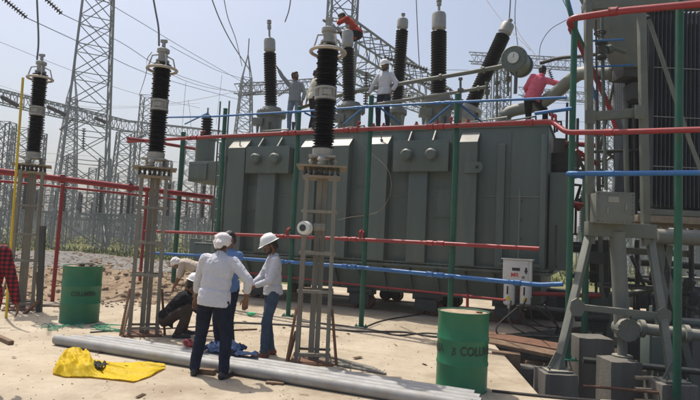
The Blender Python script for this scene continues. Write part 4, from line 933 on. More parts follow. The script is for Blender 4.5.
rnd = random.Random(31)
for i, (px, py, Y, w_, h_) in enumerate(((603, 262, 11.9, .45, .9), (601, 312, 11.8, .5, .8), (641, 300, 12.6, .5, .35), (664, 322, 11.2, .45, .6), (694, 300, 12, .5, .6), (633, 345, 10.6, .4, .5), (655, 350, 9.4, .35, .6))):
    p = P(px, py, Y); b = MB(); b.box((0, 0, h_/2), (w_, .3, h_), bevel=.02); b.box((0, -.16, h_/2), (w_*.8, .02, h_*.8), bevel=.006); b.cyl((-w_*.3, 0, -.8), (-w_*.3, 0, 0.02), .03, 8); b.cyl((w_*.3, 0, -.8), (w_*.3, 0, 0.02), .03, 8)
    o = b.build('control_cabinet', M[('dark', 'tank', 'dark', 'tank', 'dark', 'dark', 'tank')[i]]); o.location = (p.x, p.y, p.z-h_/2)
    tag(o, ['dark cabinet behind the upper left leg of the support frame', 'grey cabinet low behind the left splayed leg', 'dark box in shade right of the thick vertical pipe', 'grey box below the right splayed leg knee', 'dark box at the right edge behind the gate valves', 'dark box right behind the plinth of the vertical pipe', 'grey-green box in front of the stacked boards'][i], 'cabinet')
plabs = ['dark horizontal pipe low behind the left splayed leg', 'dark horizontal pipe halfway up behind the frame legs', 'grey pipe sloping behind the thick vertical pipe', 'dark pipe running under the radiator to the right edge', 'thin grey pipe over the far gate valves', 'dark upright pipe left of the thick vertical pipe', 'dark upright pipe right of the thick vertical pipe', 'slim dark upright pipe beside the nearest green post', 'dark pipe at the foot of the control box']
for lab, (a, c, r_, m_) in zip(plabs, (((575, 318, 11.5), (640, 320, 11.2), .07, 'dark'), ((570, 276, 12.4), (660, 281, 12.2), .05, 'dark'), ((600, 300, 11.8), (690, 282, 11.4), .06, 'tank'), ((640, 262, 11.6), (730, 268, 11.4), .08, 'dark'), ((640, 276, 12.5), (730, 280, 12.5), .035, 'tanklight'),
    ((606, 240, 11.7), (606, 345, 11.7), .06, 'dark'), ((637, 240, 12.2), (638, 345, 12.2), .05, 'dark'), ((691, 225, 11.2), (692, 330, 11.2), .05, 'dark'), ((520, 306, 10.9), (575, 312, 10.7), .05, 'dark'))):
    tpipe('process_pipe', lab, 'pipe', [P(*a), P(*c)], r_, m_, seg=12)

for lab, a, c, r_, m_ in (('red slanted pipe crossing just right of the tall corner post', (572, 24, 8.9), (583, 52, 10.2), .035, 'red'), ('dark slanted strut low inside the support frame', (575, 150, 9.8), (600, 205, 10.6), .03, 'dark'),
    ('slim grey upright inside the support frame left of the duct', (603, 80, 9.8), (606, 190, 9.8), .03, 'tank'), ('slim dark upright below the overhead duct', (625, 100, 9.9), (627, 192, 9.9), .045, 'tank'), ('second slim upright right of the duct', (634, 105, 10.4), (636, 225, 10.4), .03, 'dark'),
    ('thin dark level pipe crossing the frame above the junction box', (588, 152, 10.2), (648, 150, 10.2), .03, 'dark'), ('thin dark level pipe higher across the frame', (588, 136, 10.4), (648, 133, 10.4), .022, 'tank'), ('short red pipe right of the tall corner post below the red rail', (570, 146, 10.5), (598, 165, 10.8), .04, 'red'),
    ('red horizontal pipe stub behind the frame column', (572, 203, 10.8), (590, 206, 10.8), .035, 'red'), ('slanted dark brace between the plinths and the radiator', (655, 262, 10), (664, 340, 9.6), .05, 'tank'), ('dark pipe lying low between the plinths', (583, 360, 9.2), (700, 372, 8.9), .05, 'dark'), ('dark pipe behind the flanged branch pipe', (632, 318, 10), (712, 324, 9.6), .07, 'tank'),
    ('dark slanted strut under the left end of the radiator', (648, 242, 9.3), (662, 300, 9.6), .045, 'frame'), ('thin conduit dropping beside the left frame column', (596, 20, 8.75), (598.5, 222, 8.75), .014, 'dark')):
    tpipe('process_pipe', lab, 'pipe', [P(*a), P(*c)], r_, m_, seg=10)
M['rimrust'] = mat('worn_green_rim', (0.02, 0.12, 0.06), 0.6, 0, 0.3, 9, 0.1, 40, dust=1.0, dustcol=(0.16, 0.07, 0.035))
# drums
def drum(label, loc, rz, s, words, debris):
    t = thing('oil_drum', label, 'drum', loc, rz); r = 0.287*s; h = 0.88*s; prof = [(r*0.97, 0.0), (r*1.015, 0.006), (r*1.015, 0.02), (r, 0.03)]
    for zz in (0.345*h, 0.655*h): prof += [(r, zz-0.03), (r*1.022, zz-0.012), (r*1.03, zz), (r*1.022, zz+0.012), (r, zz+0.03)]
    prof += [(r, h-0.03), (r*1.015, h-0.02), (r*1.02, h-0.008), (r*1.0, h), (r*0.975, h-0.004), (r*0.965, h-0.022), (0.001, h-0.020)]
    b = MB(); b.lathe(prof, seg=64)
    for v in b.bm.verts:                      # small dents
        n_ = noise.noise(V((v.co.x*4, v.co.y*4, v.co.z*3+s*7)))*0.006
        if v.co.z < h-0.05 and v.co.z > 0.05: v.co.x *= 1+n_/r; v.co.y *= 1+n_/r
    b.build('body', M['drum'], t)
    b = MB(); b.lathe([(r*0.955, h-0.021), (r*0.955, h-0.014), (0.001, h-0.014)], seg=40)
    for v in b.bm.verts: v.co.z += 0.004*noise.noise(v.co*9)
    l_ = b.build('lid', M['lid'], t)
    b = MB(); b.torus((0, 0, h-0.004), r*1.005, 0.0065, (0, 0, 1), 48, 8); b.build('rim', M['rimrust'], t)
    b = MB(); b.lathe([(0.035*s, h-0.016), (0.035*s, h+0.002), (0.02, h+0.004)], (r*0.62, 0, 0), seg=16); b.build('bung', M['rust'], l_)
    for (txt, ang, size, zz, sp) in words:
        def mp(x, y, ang=ang, zz=zz, sp=sp):
            if sp < 0: x, y = y, -x
            a = ang+x*abs(sp)/r; rr = r+0.0045; return V((rr*math.sin(a), -rr*math.cos(a), zz+y))
        text_mesh(txt, size, M['drumtxt'], 'lettering', t, mp, 1.04, 0.0035 if size > .05 else .001)
    return t
D1 = G(461, 388.5); D2 = G(79, 321.5)
face1 = math.atan2(D1.x, D1.y)      # rz that makes the drum's front face the camera
d1 = drum('large green steel drum with dusty rusty lid on the slab by the pit', D1, -face1, 1.0, [('COLUMBIA', R(49), 0.132, 0.465, 0.80), ('COLUMBIA', R(-99), 0.132, 0.465, 0.80), ('PCL', R(-19), 0.052, 0.455, -1.0)], True)
for ch in d1.children:                 # the small stencil stands upright
    pass
d2 = drum('green steel drum lettered COLUMBIA at the left, with rags and rubble on its lid', D2, math.atan2(-D2.x, D2.y), 1.09, [('COLUMBIA', R(7), 0.105, 0.50, 0.74)], True)
b = MB(); rnd = random.Random(2)
for i in range(16):
    a = rnd.uniform(0, 6.28); rr = rnd.uniform(0, 0.2); rock(b.bm, V((rr*math.cos(a), rr*math.sin(a)*0.9, 0.02)), rnd.uniform(0.015, 0.045))
o = b.build('rubble', M['lid']); o.location = (D2.x, D2.y, 0.88*1.09-0.02); tag(o, 'small brown rubble heaped on the lid of the left drum', 'rubble')
def rag(name, label, cat, loc, sx, sy, h, m, seed, n=34, flat=False, rz=0.0, thick=0.006):
    bm = bmesh.new(); g = []
    for j in range(n+1):
        row = []
        for i in range(n+1):
            u = i/n*2-1; v = j/n*2-1
            e = 1+0.22*noise.noise(V((u*1.1+seed, v*1.1, 0.3)))
            x = u*sx*e; y = v*sy*(1+0.25*noise.noise(V((u*1.3, v*1.3+seed, 5))))
            f = noise.noise(V((u*2.1, v*2.1, seed)))*0.6+abs(noise.noise(V((u*4.5, v*3.2, seed+3))))*0.55+abs(noise.noise(V((u*9, v*9, seed+8))))*0.2
            z = max(0, h*(0.15+f)*(1-0.5*max(abs(u), abs(v))**4))
            row.append(bm.verts.new((x, y, z+0.006)))
        g.append(row)
    for j in range(n):
        for i in range(n): bm.faces.new((g[j][i], g[j][i+1], g[j+1][i+1], g[j+1][i]))
    for f_ in bm.faces: f_.smooth = True
    r_ = bmesh.ops.solidify(bm, geom=bm.faces[:], thickness=thick)
    me = bpy.data.meshes.new(name); bm.to_mesh(me); bm.free(); me.materials.append(M[m])
    o = bpy.data.objects.new(name, me); COL.objects.link(o); o.location = loc; o.rotation_euler.z = rz; return tag(o, label, cat)
rag('rag', 'dark oily rag lying on top of the left drum', 'rag', (D2.x+0.05, D2.y, 0.97), 0.13, 0.09, 0.05, 'greyrag', 3, 16)
# yellow sheet: outline mapped from its four ground corners
BOT = [(52, 375), (65, 378.5), (90, 378), (112, 380.5), (133, 383.5), (150, 376.5), (164, 369.5)]
TOP = [(55, 366), (68, 359), (85, 359), (98, 362), (122, 364), (145, 363), (165, 366)]
def pl(pts, u): x = u*(len(pts)-1); i = min(int(x), len(pts)-2); t = x-i; return G(pts[i][0]*(1-t)+pts[i+1][0]*t, pts[i][1]*(1-t)+pts[i+1][1]*t)
bm = bmesh.new(); n = 110; g = []
for j in range(n+1):
    row = []
    for i in range(n+1):
        u, v = i/n, j/n; p = pl(BOT, u).lerp(pl(TOP, u), v); e = noise.noise_vector(V((u*6, v*4, 2)))*0.035
        lft = max(0, min(1, (0.44-u)/0.12)); ed = min(1, 6*min(v, 1-v, u*1.2, (1-u)*2)+0.12)
        r1 = 1-abs(noise.noise(V((u*7+1.5, v*2.2, 1))))*2.2; r2 = 1-abs(noise.noise(V((u*3.5, v*3.5+u*4, 5))))*2.6; r3 = 1-abs(noise.noise(V((u*18, v*9+u*9, 7))))*2
        f = lft*ed*(0.05+0.085*max(0, r1)+0.03*max(0, r3)) + (1-lft)*(0.012+0.03*max(0, r2)*ed+0.008*max(0, r3)) + lft*v*0.05*ed
        row.append(bm.verts.new((p.x+e.x, p.y+e.y, max(0.008, f))))
    g.append(row)
for j in range(n):
    for i in range(n): bm.faces.new((g[j][i], g[j][i+1], g[j+1][i+1], g[j+1][i])).smooth = True
bmesh.ops.solidify(bm, geom=bm.faces[:], thickness=0.004)
me = bpy.data.meshes.new('tarpaulin'); bm.to_mesh(me); bm.free(); me.materials.append(M['tarp'])
o = bpy.data.objects.new('tarpaulin', me); COL.objects.link(o); tag(recenter(o), 'crumpled bright yellow plastic sheet lying on the concrete', 'plastic sheet')
p = G(97, 370); rag('rag', 'dark grey bundled rag lying on the yellow sheet', 'rag', (p.x, p.y, 0.04), 0.10, 0.10, 0.085, 'greyrag', 9, 34)
# ------------------------------------------------------------------ aluminium tubes
L0, L1 = G(58, 343), G(488, 394)       # line of the ground contact of the nearest / shorter tubes
tubes = [('nearest and longest grey aluminium tube on the ground, by the yellow sheet', G(56, 345), G(410, 404), 0.068, 0.0),
         ('second grey tube from the camera in the bundle on the ground', G(70, 341), G(452, 402), 0.064, 0.0),
         ('third grey tube from the camera, ending in front of the large drum', G(84, 338.5), G(491, 400), 0.062, 0.0),
         ('farthest grey tube of the bundle, ending at the large drum', G(98, 336.5), G(489, 393.5), 0.060, 0.0)]
T0, T1 = G(56, 344.5), G(410, 403.5); TD_ = (T1-T0).normalized(); TN_ = V((-TD_.y, TD_.x, 0)); TE = G(489, 396)
def tub(off, s0, s1): return T0+TN_*off+TD_*s0, T0+TN_*off+TD_*s1
eL = (TE-T0).dot(TD_)
spec_ = [(0.0, 0.0, eL-0.05, 0.069), (0.150, 0.13, eL+0.02, 0.064), (0.295, 0.22, eL-0.02, 0.062), (0.435, 0.40, eL-0.10, 0.060)]
tubes = [(tb_[0], *tub(o_, a_, b_), r_, 0) for tb_, (o_, a_, b_, r_) in zip(tubes, spec_)]
for lab, a, c, r, zz in tubes:
    d = (c-a); ln = d.length; 
    b = MB(); ax = V((1, 0, 0)); b.lathe([(r*0.9, 0.0), (r, 0.0), (r, ln), (r*0.9, ln)], (0, 0, r), ax, 32, cap=False); b.lathe([(r*0.9, ln), (r*0.9, ln-0.25), (0.001, ln-0.26)], (0, 0, r), ax, 24, cap=False); b.lathe([(r*0.9, 0), (r*0.9, 0.25), (0.001, 0.26)], (0, 0, r), ax, 24, cap=False)
    o = b.build('aluminium_tube', M['alu']); o.location = a; o.rotation_euler.z = math.atan2(d.y, d.x); tag(o, lab, 'tube', 'aluminium tubes')
# bundle of thin rods behind the tubes
for k in range(5):
    a = G(292+k*5, 357.5-k*1.2); c = G(386-k*3, 375-k*1.4); b = MB(); d = c-a; b.cyl((0, 0, 0.016), (d.length, 0, 0.016), 0.016, 10)
    o = b.build('steel_rod', M['galvrust']); o.location = a; o.rotation_euler.z = math.atan2(d.y, d.x); tag(o, 'thin steel rod in the bundle at the foot of the near pedestal', 'rod', 'rods behind the tubes')
for (lab, pts, r, m) in (('black cable lying across the slab below the green posts', [G(225, 323), G(290, 326), G(355, 332), G(405, 333), G(440, 338), G(500, 336), G(560, 338)], 0.018, 'cable'),
                         ('second dark cable trailing along the slab under the transformer', [G(300, 322), G(340, 326), G(375, 331), G(398, 336), G(430, 334), G(482, 341)], 0.014, 'cable'),
                         ('dark cable curving from the transformer wheels toward the posts', [G(362, 329), G(380, 322), G(400, 318), G(440, 312)], 0.014, 'cable'),
                         ('thin rod lying on the slab behind the man in white', [G(180, 335), G(205, 332), G(257, 330)], 0.014, 'rust'),
                         ('dark cable lying behind the crouching man beside the pedestal', [G(90, 333), G(120, 331), G(150, 330), G(200, 327), G(235, 324)], 0.012, 'cable'),
                         ('dark cable crossing the slab in front of the large drum toward the pit', [G(492, 392), G(520, 395), G(560, 399), G(600, 402)], 0.016, 'cable')):
    tpipe('cable', lab, 'cable', [p+V((0, 0, r)) for p in pts], r, m, seg=6)
rnd = random.Random(8)
for i, (cx, cy) in enumerate(((62, 328), (108, 330))):
    pts = []
    for k in range(16): pts.append(G(cx+rnd.uniform(-22, 22), cy+rnd.uniform(-4, 4))+V((0, 0, 0.012+rnd.uniform(0, 0.03))))
    tpipe('rope', ('tangled thin green rope between the left drum and the tubes', 'loose green rope tangle beside the foot of the second pedestal')[i], 'rope', pts, 0.007, 'rope', seg=5)
b = MB(); b.bar(G(-8, 336)+V((0, 0, .03)), G(11, 345)+V((0, 0, .03)), 0.07, 0.05, bevel=.004); tag(recenter(b.build('timber_offcut', M['wood'])), 'short timber offcut on the ground at the left edge', 'timber')
b = MB(); b.box((0, 0, .03), (.22, .08, .06), bevel=.006); o = b.build('wood_block', M['wood']); o.location = G(206, 374); o.rotation_euler.z = -.2; tag(o, 'small wooden block beside the boots of the man seen from behind', 'wood block')
b = MB(); b.box((0, 0, .012), (.2, .07, .024), bevel=.004); o = b.build('wood_chip', M['wood']); o.location = G(275, 384); o.rotation_euler.z = -.1; tag(o, 'thin wood chip under the nearest tube', 'wood chip')
# leaning stick by the near pedestal
tpipe('wooden_stick', 'short rusty stick leaning against the near pedestal', 'stick', [G(288, 361), P(296, 331, 7.5)], 0.022, 'wood', sm=1, seg=8)
tpipe('wooden_stick', 'pale stick leaning against the pedestal behind the crouching man', 'stick', [G(122, 338), P(131, 300, 9.0)], 0.02, 'wood', sm=1, seg=8)
# green bottle hanging in the air of the hand -> green strip on the slab
b = MB(); b.lathe([(0.033, 0), (0.036, 0.01), (0.036, 0.15), (0.015, 0.2), (0.015, 0.225)], seg=16); o = b.build('bottle', M['tealstrip']); g_ = G(248, 316); o.location = g_; o.rotation_euler = (R(80), 0, R(50)); o.location.z = 0.037; tag(o, 'small green plastic bottle lying behind the man in jeans', 'bottle')
# yellow pole and dark iron strut at the left
tpipe('yellow_pole', 'long yellow insulating pole leaning against the leftmost arrester', 'pole', [G(6, 318), P(13, 215, 9.6), P(23, 78, 10.1)], 0.022, 'yellowpole', sm=2, seg=12)
t = thing('iron_stand', 'dark iron channel standing beside the leftmost pedestal', 'stand', G(39, 314))
g_ = G(39, 312); b = MB(); b.bar(g_, P(43, 226, g_.y), 0.07, 0.09); b.build('channel', M['dark'], t, world=True)
b = MB(); b.bar(G(24, 314), P(40, 300, g_.y), 0.05); b.build('foot_bar', M['rust'], t, world=True)
# tool bag and rope heap by the man's feet
p = G(222, 361); rag('tool_bag', 'open dark blue canvas tool bag on the tubes behind the man in white', 'bag', (p.x, p.y, 0.13), 0.26, 0.2, 0.2, 'bagblue', 4, 26, thick=0.012, rz=-.2)
pts = []; rnd = random.Random(12); c = G(190, 357)
for k in range(26): a = k*1.1; pts.append(V((c.x+0.11*math.cos(a)*rnd.uniform(.5, 1.1), c.y+0.11*math.sin(a)*rnd.uniform(.5, 1.1), 0.14+rnd.uniform(0, .09))))
tpipe('rope', 'small coil of maroon rope on the tubes beside the blue tool bag', 'rope', pts, 0.013, 'redrope', seg=6)
p = G(249, 366); rag('rag', 'bright blue cloth flap lying on the tubes right of the tool bag', 'rag', (p.x-.05, p.y, 0.14), 0.15, 0.1, 0.06, 'bagblue', 14, 16, thick=0.01)

# litter: scraps nobody would count
bm = bmesh.new(); rnd = random.Random(77)
for i in range(70):
    x = rnd.uniform(-6, 1.5); y = rnd.uniform(4.9, 11.8); a = rnd.uniform(0, 3.14); l_ = rnd.uniform(.015, .09); w__ = l_*rnd.uniform(.08, .5)
    d = V((math.cos(a), math.sin(a), 0)); e = V((-d.y, d.x, 0)); z = rnd.uniform(.004, .015)
    f_ = [bm.verts.new(V((x, y, z))+d*l_*sx+e*w__*sy+V((0, 0, rnd.uniform(0, .008)))) for sx, sy in ((-1, -1), (1, -1), (1, 1), (-1, 1))]; bm.faces.new(f_)
bmesh.ops.solidify(bm, geom=bm.faces[:], thickness=0.003)
me = bpy.data.meshes.new('litter'); bm.to_mesh(me); bm.free(); me.materials.append(M['wood']); o = bpy.data.objects.new('litter', me); COL.objects.link(o); tag(o, 'small scraps of wood and wire strewn over the concrete', 'litter', None, 'stuff')
# ------------------------------------------------------------------ people
def cloth(name, col, var=0.1, rough=0.85, bump=0.5):
    m = mat(name, col, rough, 0, var, 5, bump, 13, spec=0.15)
    for n_ in m.node_tree.nodes:
        if n_.type == 'BUMP': n_.inputs['Distance'].default_value = 0.06
    return m
M['skin'] = mat('skin', (0.17, 0.085, 0.05), 0.5, 0, 0.1, 14, spec=0.35)
M['skin2'] = mat('skin_light', (0.24, 0.13, 0.08), 0.5, 0, 0.1, 14, spec=0.35)
M['hair'] = mat('black_hair', (0.012, 0.010, 0.009), 0.55, 0, 0.2, 30)
M['shirtwhite'] = cloth('white_cotton', (0.54, 0.55, 0.60), 0.05); M['shirtcream'] = cloth('cream_cotton', (0.60, 0.57, 0.48), 0.06)
M['scarf'] = cloth('white_scarf', (0.70, 0.66, 0.65), 0.06); M['jeansdark'] = cloth('dark_denim', (0.012, 0.017, 0.035), 0.3)
M['jeans'] = cloth('blue_denim', (0.055, 0.085, 0.13), 0.3); M['blackcloth'] = cloth('black_cotton', (0.012, 0.012, 0.014), 0.2)
M['brownpants'] = cloth('brown_trousers', (0.055, 0.04, 0.032), 0.2); M['khaki'] = cloth('khaki_trousers', (0.22, 0.18, 0.12), 0.15)
M['beigeshirt'] = cloth('beige_shirt', (0.48, 0.40, 0.34), 0.1); M['blueshirt'] = cloth('blue_shirt', (0.12, 0.22, 0.42), 0.1)
M['navy'] = cloth('navy_trousers', (0.018, 0.024, 0.045), 0.2); M['paleblue'] = cloth('pale_jeans', (0.16, 0.21, 0.27), 0.2)
M['pink'] = cloth('pink_shirt', (0.62, 0.13, 0.19), 0.1); M['orange'] = cloth('orange_vest', (0.36, 0.045, 0.025), 0.1)
M['shoe'] = mat('black_shoe', (0.012, 0.013, 0.016), 0.45); M['shoebrown'] = mat('brown_shoe', (0.16, 0.05, 0.03), 0.45); M['helmet'] = mat('white_helmet', (0.78, 0.78, 0.76), 0.28, 0, 0.03, 9, dust=0.15)
M['eyew'] = mat('eye', (0.5, 0.48, 0.45), 0.2); M['belt'] = mat('belt', (0.03, 0.02, 0.015), 0.5)
def plaid(name, c1, c2, c3, s):
    m = bpy.data.materials.new(name); m.use_nodes = True; N = m.node_tree.nodes; L = m.node_tree.links; b = N['Principled BSDF']; b.inputs['Roughness'].default_value = 0.9
    tc = N.new('ShaderNodeTexCoord'); sx = N.new('ShaderNodeSeparateXYZ'); L.new(tc.outputs['Object'], sx.inputs[0]); fac = []
    for ax in ('X', 'Z'):
        a = N.new('ShaderNodeMath'); a.operation = 'MULTIPLY'; a.inputs[1].default_value = s; L.new(sx.outputs[ax], a.inputs[0])
        f = N.new('ShaderNodeMath'); f.operation = 'FRACT'; L.new(a.outputs[0], f.inputs[0])
        g = N.new('ShaderNodeMath'); g.operation = 'GREATER_THAN'; g.inputs[1].default_value = 0.5; L.new(f.outputs[0], g.inputs[0]); fac.append(g)
    ad = N.new('ShaderNodeMath'); ad.operation = 'ADD'; L.new(fac[0].outputs[0], ad.inputs[0]); L.new(fac[1].outputs[0], ad.inputs[1])
    hf = N.new('ShaderNodeMath'); hf.operation = 'MULTIPLY'; hf.inputs[1].default_value = 0.5; L.new(ad.outputs[0], hf.inputs[0])
    r = N.new('ShaderNodeValToRGB'); r.color_ramp.interpolation = 'CONSTANT'; e = r.color_ramp.elements; e[0].color = (*c1, 1); e[1].position = 0.75; e[1].color = (*c3, 1); x = e.new(0.25); x.color = (*c2, 1)
    L.new(hf.outputs[0], r.inputs['Fac']); L.new(r.outputs['Color'], b.inputs['Base Color']); return m
M['plaidred'] = plaid('red_black_check', (0.30, 0.012, 0.025), (0.11, 0.008, 0.015), (0.012, 0.01, 0.012), 22)
M['plaidgrey'] = plaid('grey_check', (0.30, 0.33, 0.34), (0.19, 0.22, 0.24), (0.10, 0.12, 0.14), 26)

class BodyB:
    def __init__(s): s.bm = bmesh.new()
    def cap(s, a, b, r0, r1, n=14, flat=1.0):
        a = V(a); b = V(b); d = b-a
        if d.length > 1e-5:
            q = V((0, 0, 1)).rotation_difference(d.normalized()).to_matrix().to_4x4()
            bmesh.ops.create_cone(s.bm, cap_ends=True, segments=n, radius1=r0, radius2=r1, depth=d.length, matrix=Matrix.Translation((a+b)/2) @ q)
        for p, r in ((a, r0), (b, r1)): bmesh.ops.create_uvsphere(s.bm, u_segments=n, v_segments=8, radius=r, matrix=Matrix.Translation(p))
        return s
    def ell(s, c, rad, rot=None, n=20):
        bmesh.ops.create_uvsphere(s.bm, u_segments=n, v_segments=12, radius=1, matrix=Matrix.Translation(V(c)) @ (rot.to_4x4() if rot is not None else Matrix()) @ Matrix.Diagonal((*rad, 1))); return s
    def cone(s, a, b, r0, r1, flat, rot):
        """open-ended flattened tube with flat ends, for hems and cuffs"""
        return s
    def mesh(s, name, m, parent, voxel, sm=4, wr=0.0, wf=9.0, seed=0.0):
        me = bpy.data.meshes.new('t'); s.bm.to_mesh(me); s.bm.free()
        ob = bpy.data.objects.new('t', me); COL.objects.link(ob)
        r = ob.modifiers.new('r', 'REMESH'); r.mode = 'VOXEL'; r.voxel_size = voxel; r.use_smooth_shade = True
        k = ob.modifiers.new('s', 'SMOOTH'); k.factor = 0.5; k.iterations = sm
        dg = bpy.context.evaluated_depsgraph_get(); dg.update(); out = bpy.data.meshes.new_from_object(ob.evaluated_get(dg)); bpy.data.objects.remove(ob)
        if wr:
            ns = [v.normal.copy() for v in out.vertices]
            for v, nn in zip(out.vertices, ns):
                p = v.co; f = noise.noise(V((p.x*wf, p.y*wf, p.z*wf*0.55+seed))); g = 1-abs(noise.noise(V((p.x*wf*1.3+seed, p.y*wf*1.3, p.z*wf*1.8))))*2
                v.co = p + nn*wr*(0.7*f+0.5*g-0.2)
        out.name = name; out.materials.clear(); out.materials.append(m)
        for p in out.polygons: p.use_smooth = True
        o = bpy.data.objects.new(name, out); COL.objects.link(o); o.parent = parent; return o

def ik(a, t, l1, l2, pole):
    a = V(a); t = V(t); d = t-a; L_ = d.length; mx = (l1+l2)*0.995
    if L_ > mx: d = d*(mx/L_); t = a+d; L_ = mx
    u = d.normalized(); p = V(pole); p = p-u*p.dot(u)
    if p.length < 1e-4: p = u.orthogonal()
    p.normalize(); x = (l1*l1-l2*l2+L_*L_)/(2*L_); h = math.sqrt(max(0, l1*l1-x*x)); return a+u*x+p*h, t
def frame3(f, up):
    f = V(f).normalized(); r = f.cross(V(up)).normalized(); u = r.cross(f); return Matrix((r, f, u)).transposed()

def person(label, loc, yaw, hip=(0, 0, .93), neck=(0, .02, 1.45), look=(0, 1, 0), hd=(0, .03, .17), sside=(1, 0, 0), rh=(.25, .1, .85), lh=(-.25, .1, .85), rf=(.12, .0, .08), lf=(-.12, .0, .08),
           re=(.6, -1, -.3), le=(-.6, -1, -.3), rk=(.1, 1, 0), lk=(-.1, 1, 0), toe=None, shirt='shirtwhite', pants='jeans', shoe='shoe', sleeve=1.0, top='helmet', skin='skin', vox=0.008, sc_=1.0, rhd=None, lhd=None, curl=0.5, rn=(0, 0, -1), ln=(0, 0, -1), hem=0.10, seed=1.0, beard=False, collar=True, vest=False, girth=1.0):
    t = thing('person', label, 'person', loc, yaw); t.scale = (sc_,)*3
    hip, neck = V(hip), V(neck); up = (neck-hip).normalized(); s = V(sside); s = (s-up*s.dot(up)).normalized(); f = up.cross(s); T = Matrix((s, f, up)).transposed()
    hipw = V((1, 0, 0)) if abs(s.x) > .3 else s
    SR, SL = neck+s*0.175-up*0.055, neck-s*0.175-up*0.055
    HR, HL = hip+hipw*0.09-V((0, 0, .02)), hip-hipw*0.09-V((0, 0, .02))
    ER, WR = ik(SR, rh, .29, .255, re); EL_, WL = ik(SL, lh, .29, .255, le)
    KR, AR = ik(HR, rf, .43, .415, rk); KL, AL = ik(HL, lf, .43, .415, lk)
    head = neck+V(hd); H = frame3(look, (0, 0, 1)); hr, hf, hu = H.col[0], H.col[1], H.col[2]
    def hp(x, y, z): return head+hr*x+hf*y+hu*z
    tr_ = toe or (0, 1, 0); toeR = V(tr_[0]) if toe and not isinstance(toe[0], (int, float)) else V(tr_); toeL = V(tr_[1]) if toe and not isinstance(toe[0], (int, float)) else V(tr_)
    # body, one continuous skin
    b = BodyB()
    b.ell(hip.lerp(neck, .68), (.150, .095, .2), T).ell(hip.lerp(neck, .32), (.13, .09, .18), T).ell(hip, (.125, .085, .10), T)
    b.cap(SR, SL, .055, .055).cap(neck-up*0.06, head-hu*0.03, .058, .055)
    for S_, E_, W_ in ((SR, ER, WR), (SL, EL_, WL)): b.cap(S_, E_, .046, .038).cap(E_, W_, .040, .026)
    for H_, K_, A_ in ((HR, KR, AR), (HL, KL, AL)): b.cap(H_, K_, .075, .05).cap(K_, A_, .05, .036)
    for A_, tv in ((AR, toeR), (AL, toeL)): b.ell(A_+tv*0.06-V((0, 0, .03)), (.035, .035, .03)).cap(A_-V((0, 0, .03)), A_+tv*0.13-V((0, 0, .045)), .035, .028)
    b.ell(hp(0, -.005, .02), (.074, .094, .098), H).ell(hp(0, .028, -.045), (.055, .062, .062), H).ell(hp(0, .045, -.085), (.028, .03, .022), H)
    b.cap(hp(0, .088, .015), hp(0, .112, -.022), .009, .0145, 10).ell(hp(0, .082, .035), (.05, .016, .012), H, 12).ell(hp(0, .088, -.055), (.024, .012, .009), H, 12).ell(hp(0, .086, -.066), (.02, .012, .008), H, 12)
    for sx in (-1, 1): b.ell(hp(sx*.077, -.01, .0), (.010, .022, .032), H, 12).ell(hp(sx*.04, .062, -.02), (.02, .018, .02), H, 12)
    for W_, E_, dd, nn, sgn in ((WR, ER, rhd, rn, 1), (WL, EL_, lhd, ln, -1)):
        d = V(dd).normalized() if dd else (W_-E_).normalized(); n_ = V(nn); n_ = n_-d*n_.dot(d)
        if n_.length < .1: n_ = d.orthogonal()
        n_.normalize(); w_ = d.cross(n_).normalized()*sgn      # across the palm, towards the thumb side
        Q = Matrix((w_, n_, d)).transposed(); b.ell(W_+d*0.048, (.042, .017, .052), Q, 16).cap(W_, W_+d*0.03, .026, .024)
        for k, ln_ in enumerate((.072, .082, .076, .060)):
            r0 = W_+d*0.085+w_*(.030-k*.020); c1 = curl*(0.6+0.12*k); c2 = curl*(1.5+0.15*k); d1 = d*math.cos(c1)+n_*math.sin(c1); d2 = d*math.cos(c2)+n_*math.sin(c2)
            m1 = r0+d1*ln_*0.5; b.cap(r0-d*.01, m1, .0098, .0092, 8).cap(m1, m1+d2*ln_*0.5, .0092, .008, 8)
        tb = W_+d*0.025+w_*.032; td = (d*.62+w_*.62+n_*.35).normalized(); m1 = tb+td*.036; td2 = (d*.85+w_*.15+n_*.45).normalized(); b.cap(tb, m1, .013, .0105, 8).cap(m1, m1+td2*.03, .0105, .009, 8)
    b.mesh('body', M[skin], t, vox, 2)
    # trousers
    b = BodyB(); g = girth
    b.ell(hip+up*0.03, (.162*g, .122*g, .13), T).cap(HR, HL, .092*g, .092*g)
    for H_, K_, A_, in ((HR, KR, AR), (HL, KL, AL)):
        e_ = A_+(K_-A_).normalized()*0.015; b.cap(H_, K_, .097*g, .072*g).cap(K_, e_, .070*g, .058*g).ell(e_, (.062, .066, .03))
    tr0 = b.mesh('trousers', M[pants], t, .010 if vox < .008 else .013, 3, .009, 15, seed)
    # shirt
    b = BodyB(); b.ell(hip.lerp(neck, .66), (.178*g, .122*g, .215), T).ell(hip.lerp(neck, .36), (.172*g, .126*g, .2), T)
    b.cap(SR, SL, .07, .07).cap(neck-up*.06, neck+up*0.015, .075, .062)
    hz = hip+up*0.10; ho = hip-V((0, 0, max(0.02, hem-.04)))            # hem skirt: flattened closed tube
    vs = []
    for c_, ra, rb in ((hz, .176*g, .134*g), (hip+up*.0, .182*g, .144*g), (ho, .182*g, .148*g), (ho+V((0, 0, .012)), .05, .05)):
        vs.append([b.bm.verts.new(c_+s*ra*math.cos(k*math.pi/12)+f*rb*math.sin(k*math.pi/12)) for k in range(24)])
    for i in range(len(vs)-1):
        for k in range(24): b.bm.faces.new((vs[i][k], vs[i][(k+1) % 24], vs[i+1][(k+1) % 24], vs[i+1][k]))
    b.bm.faces.new(vs[0][::-1]); b.bm.faces.new(vs[-1])
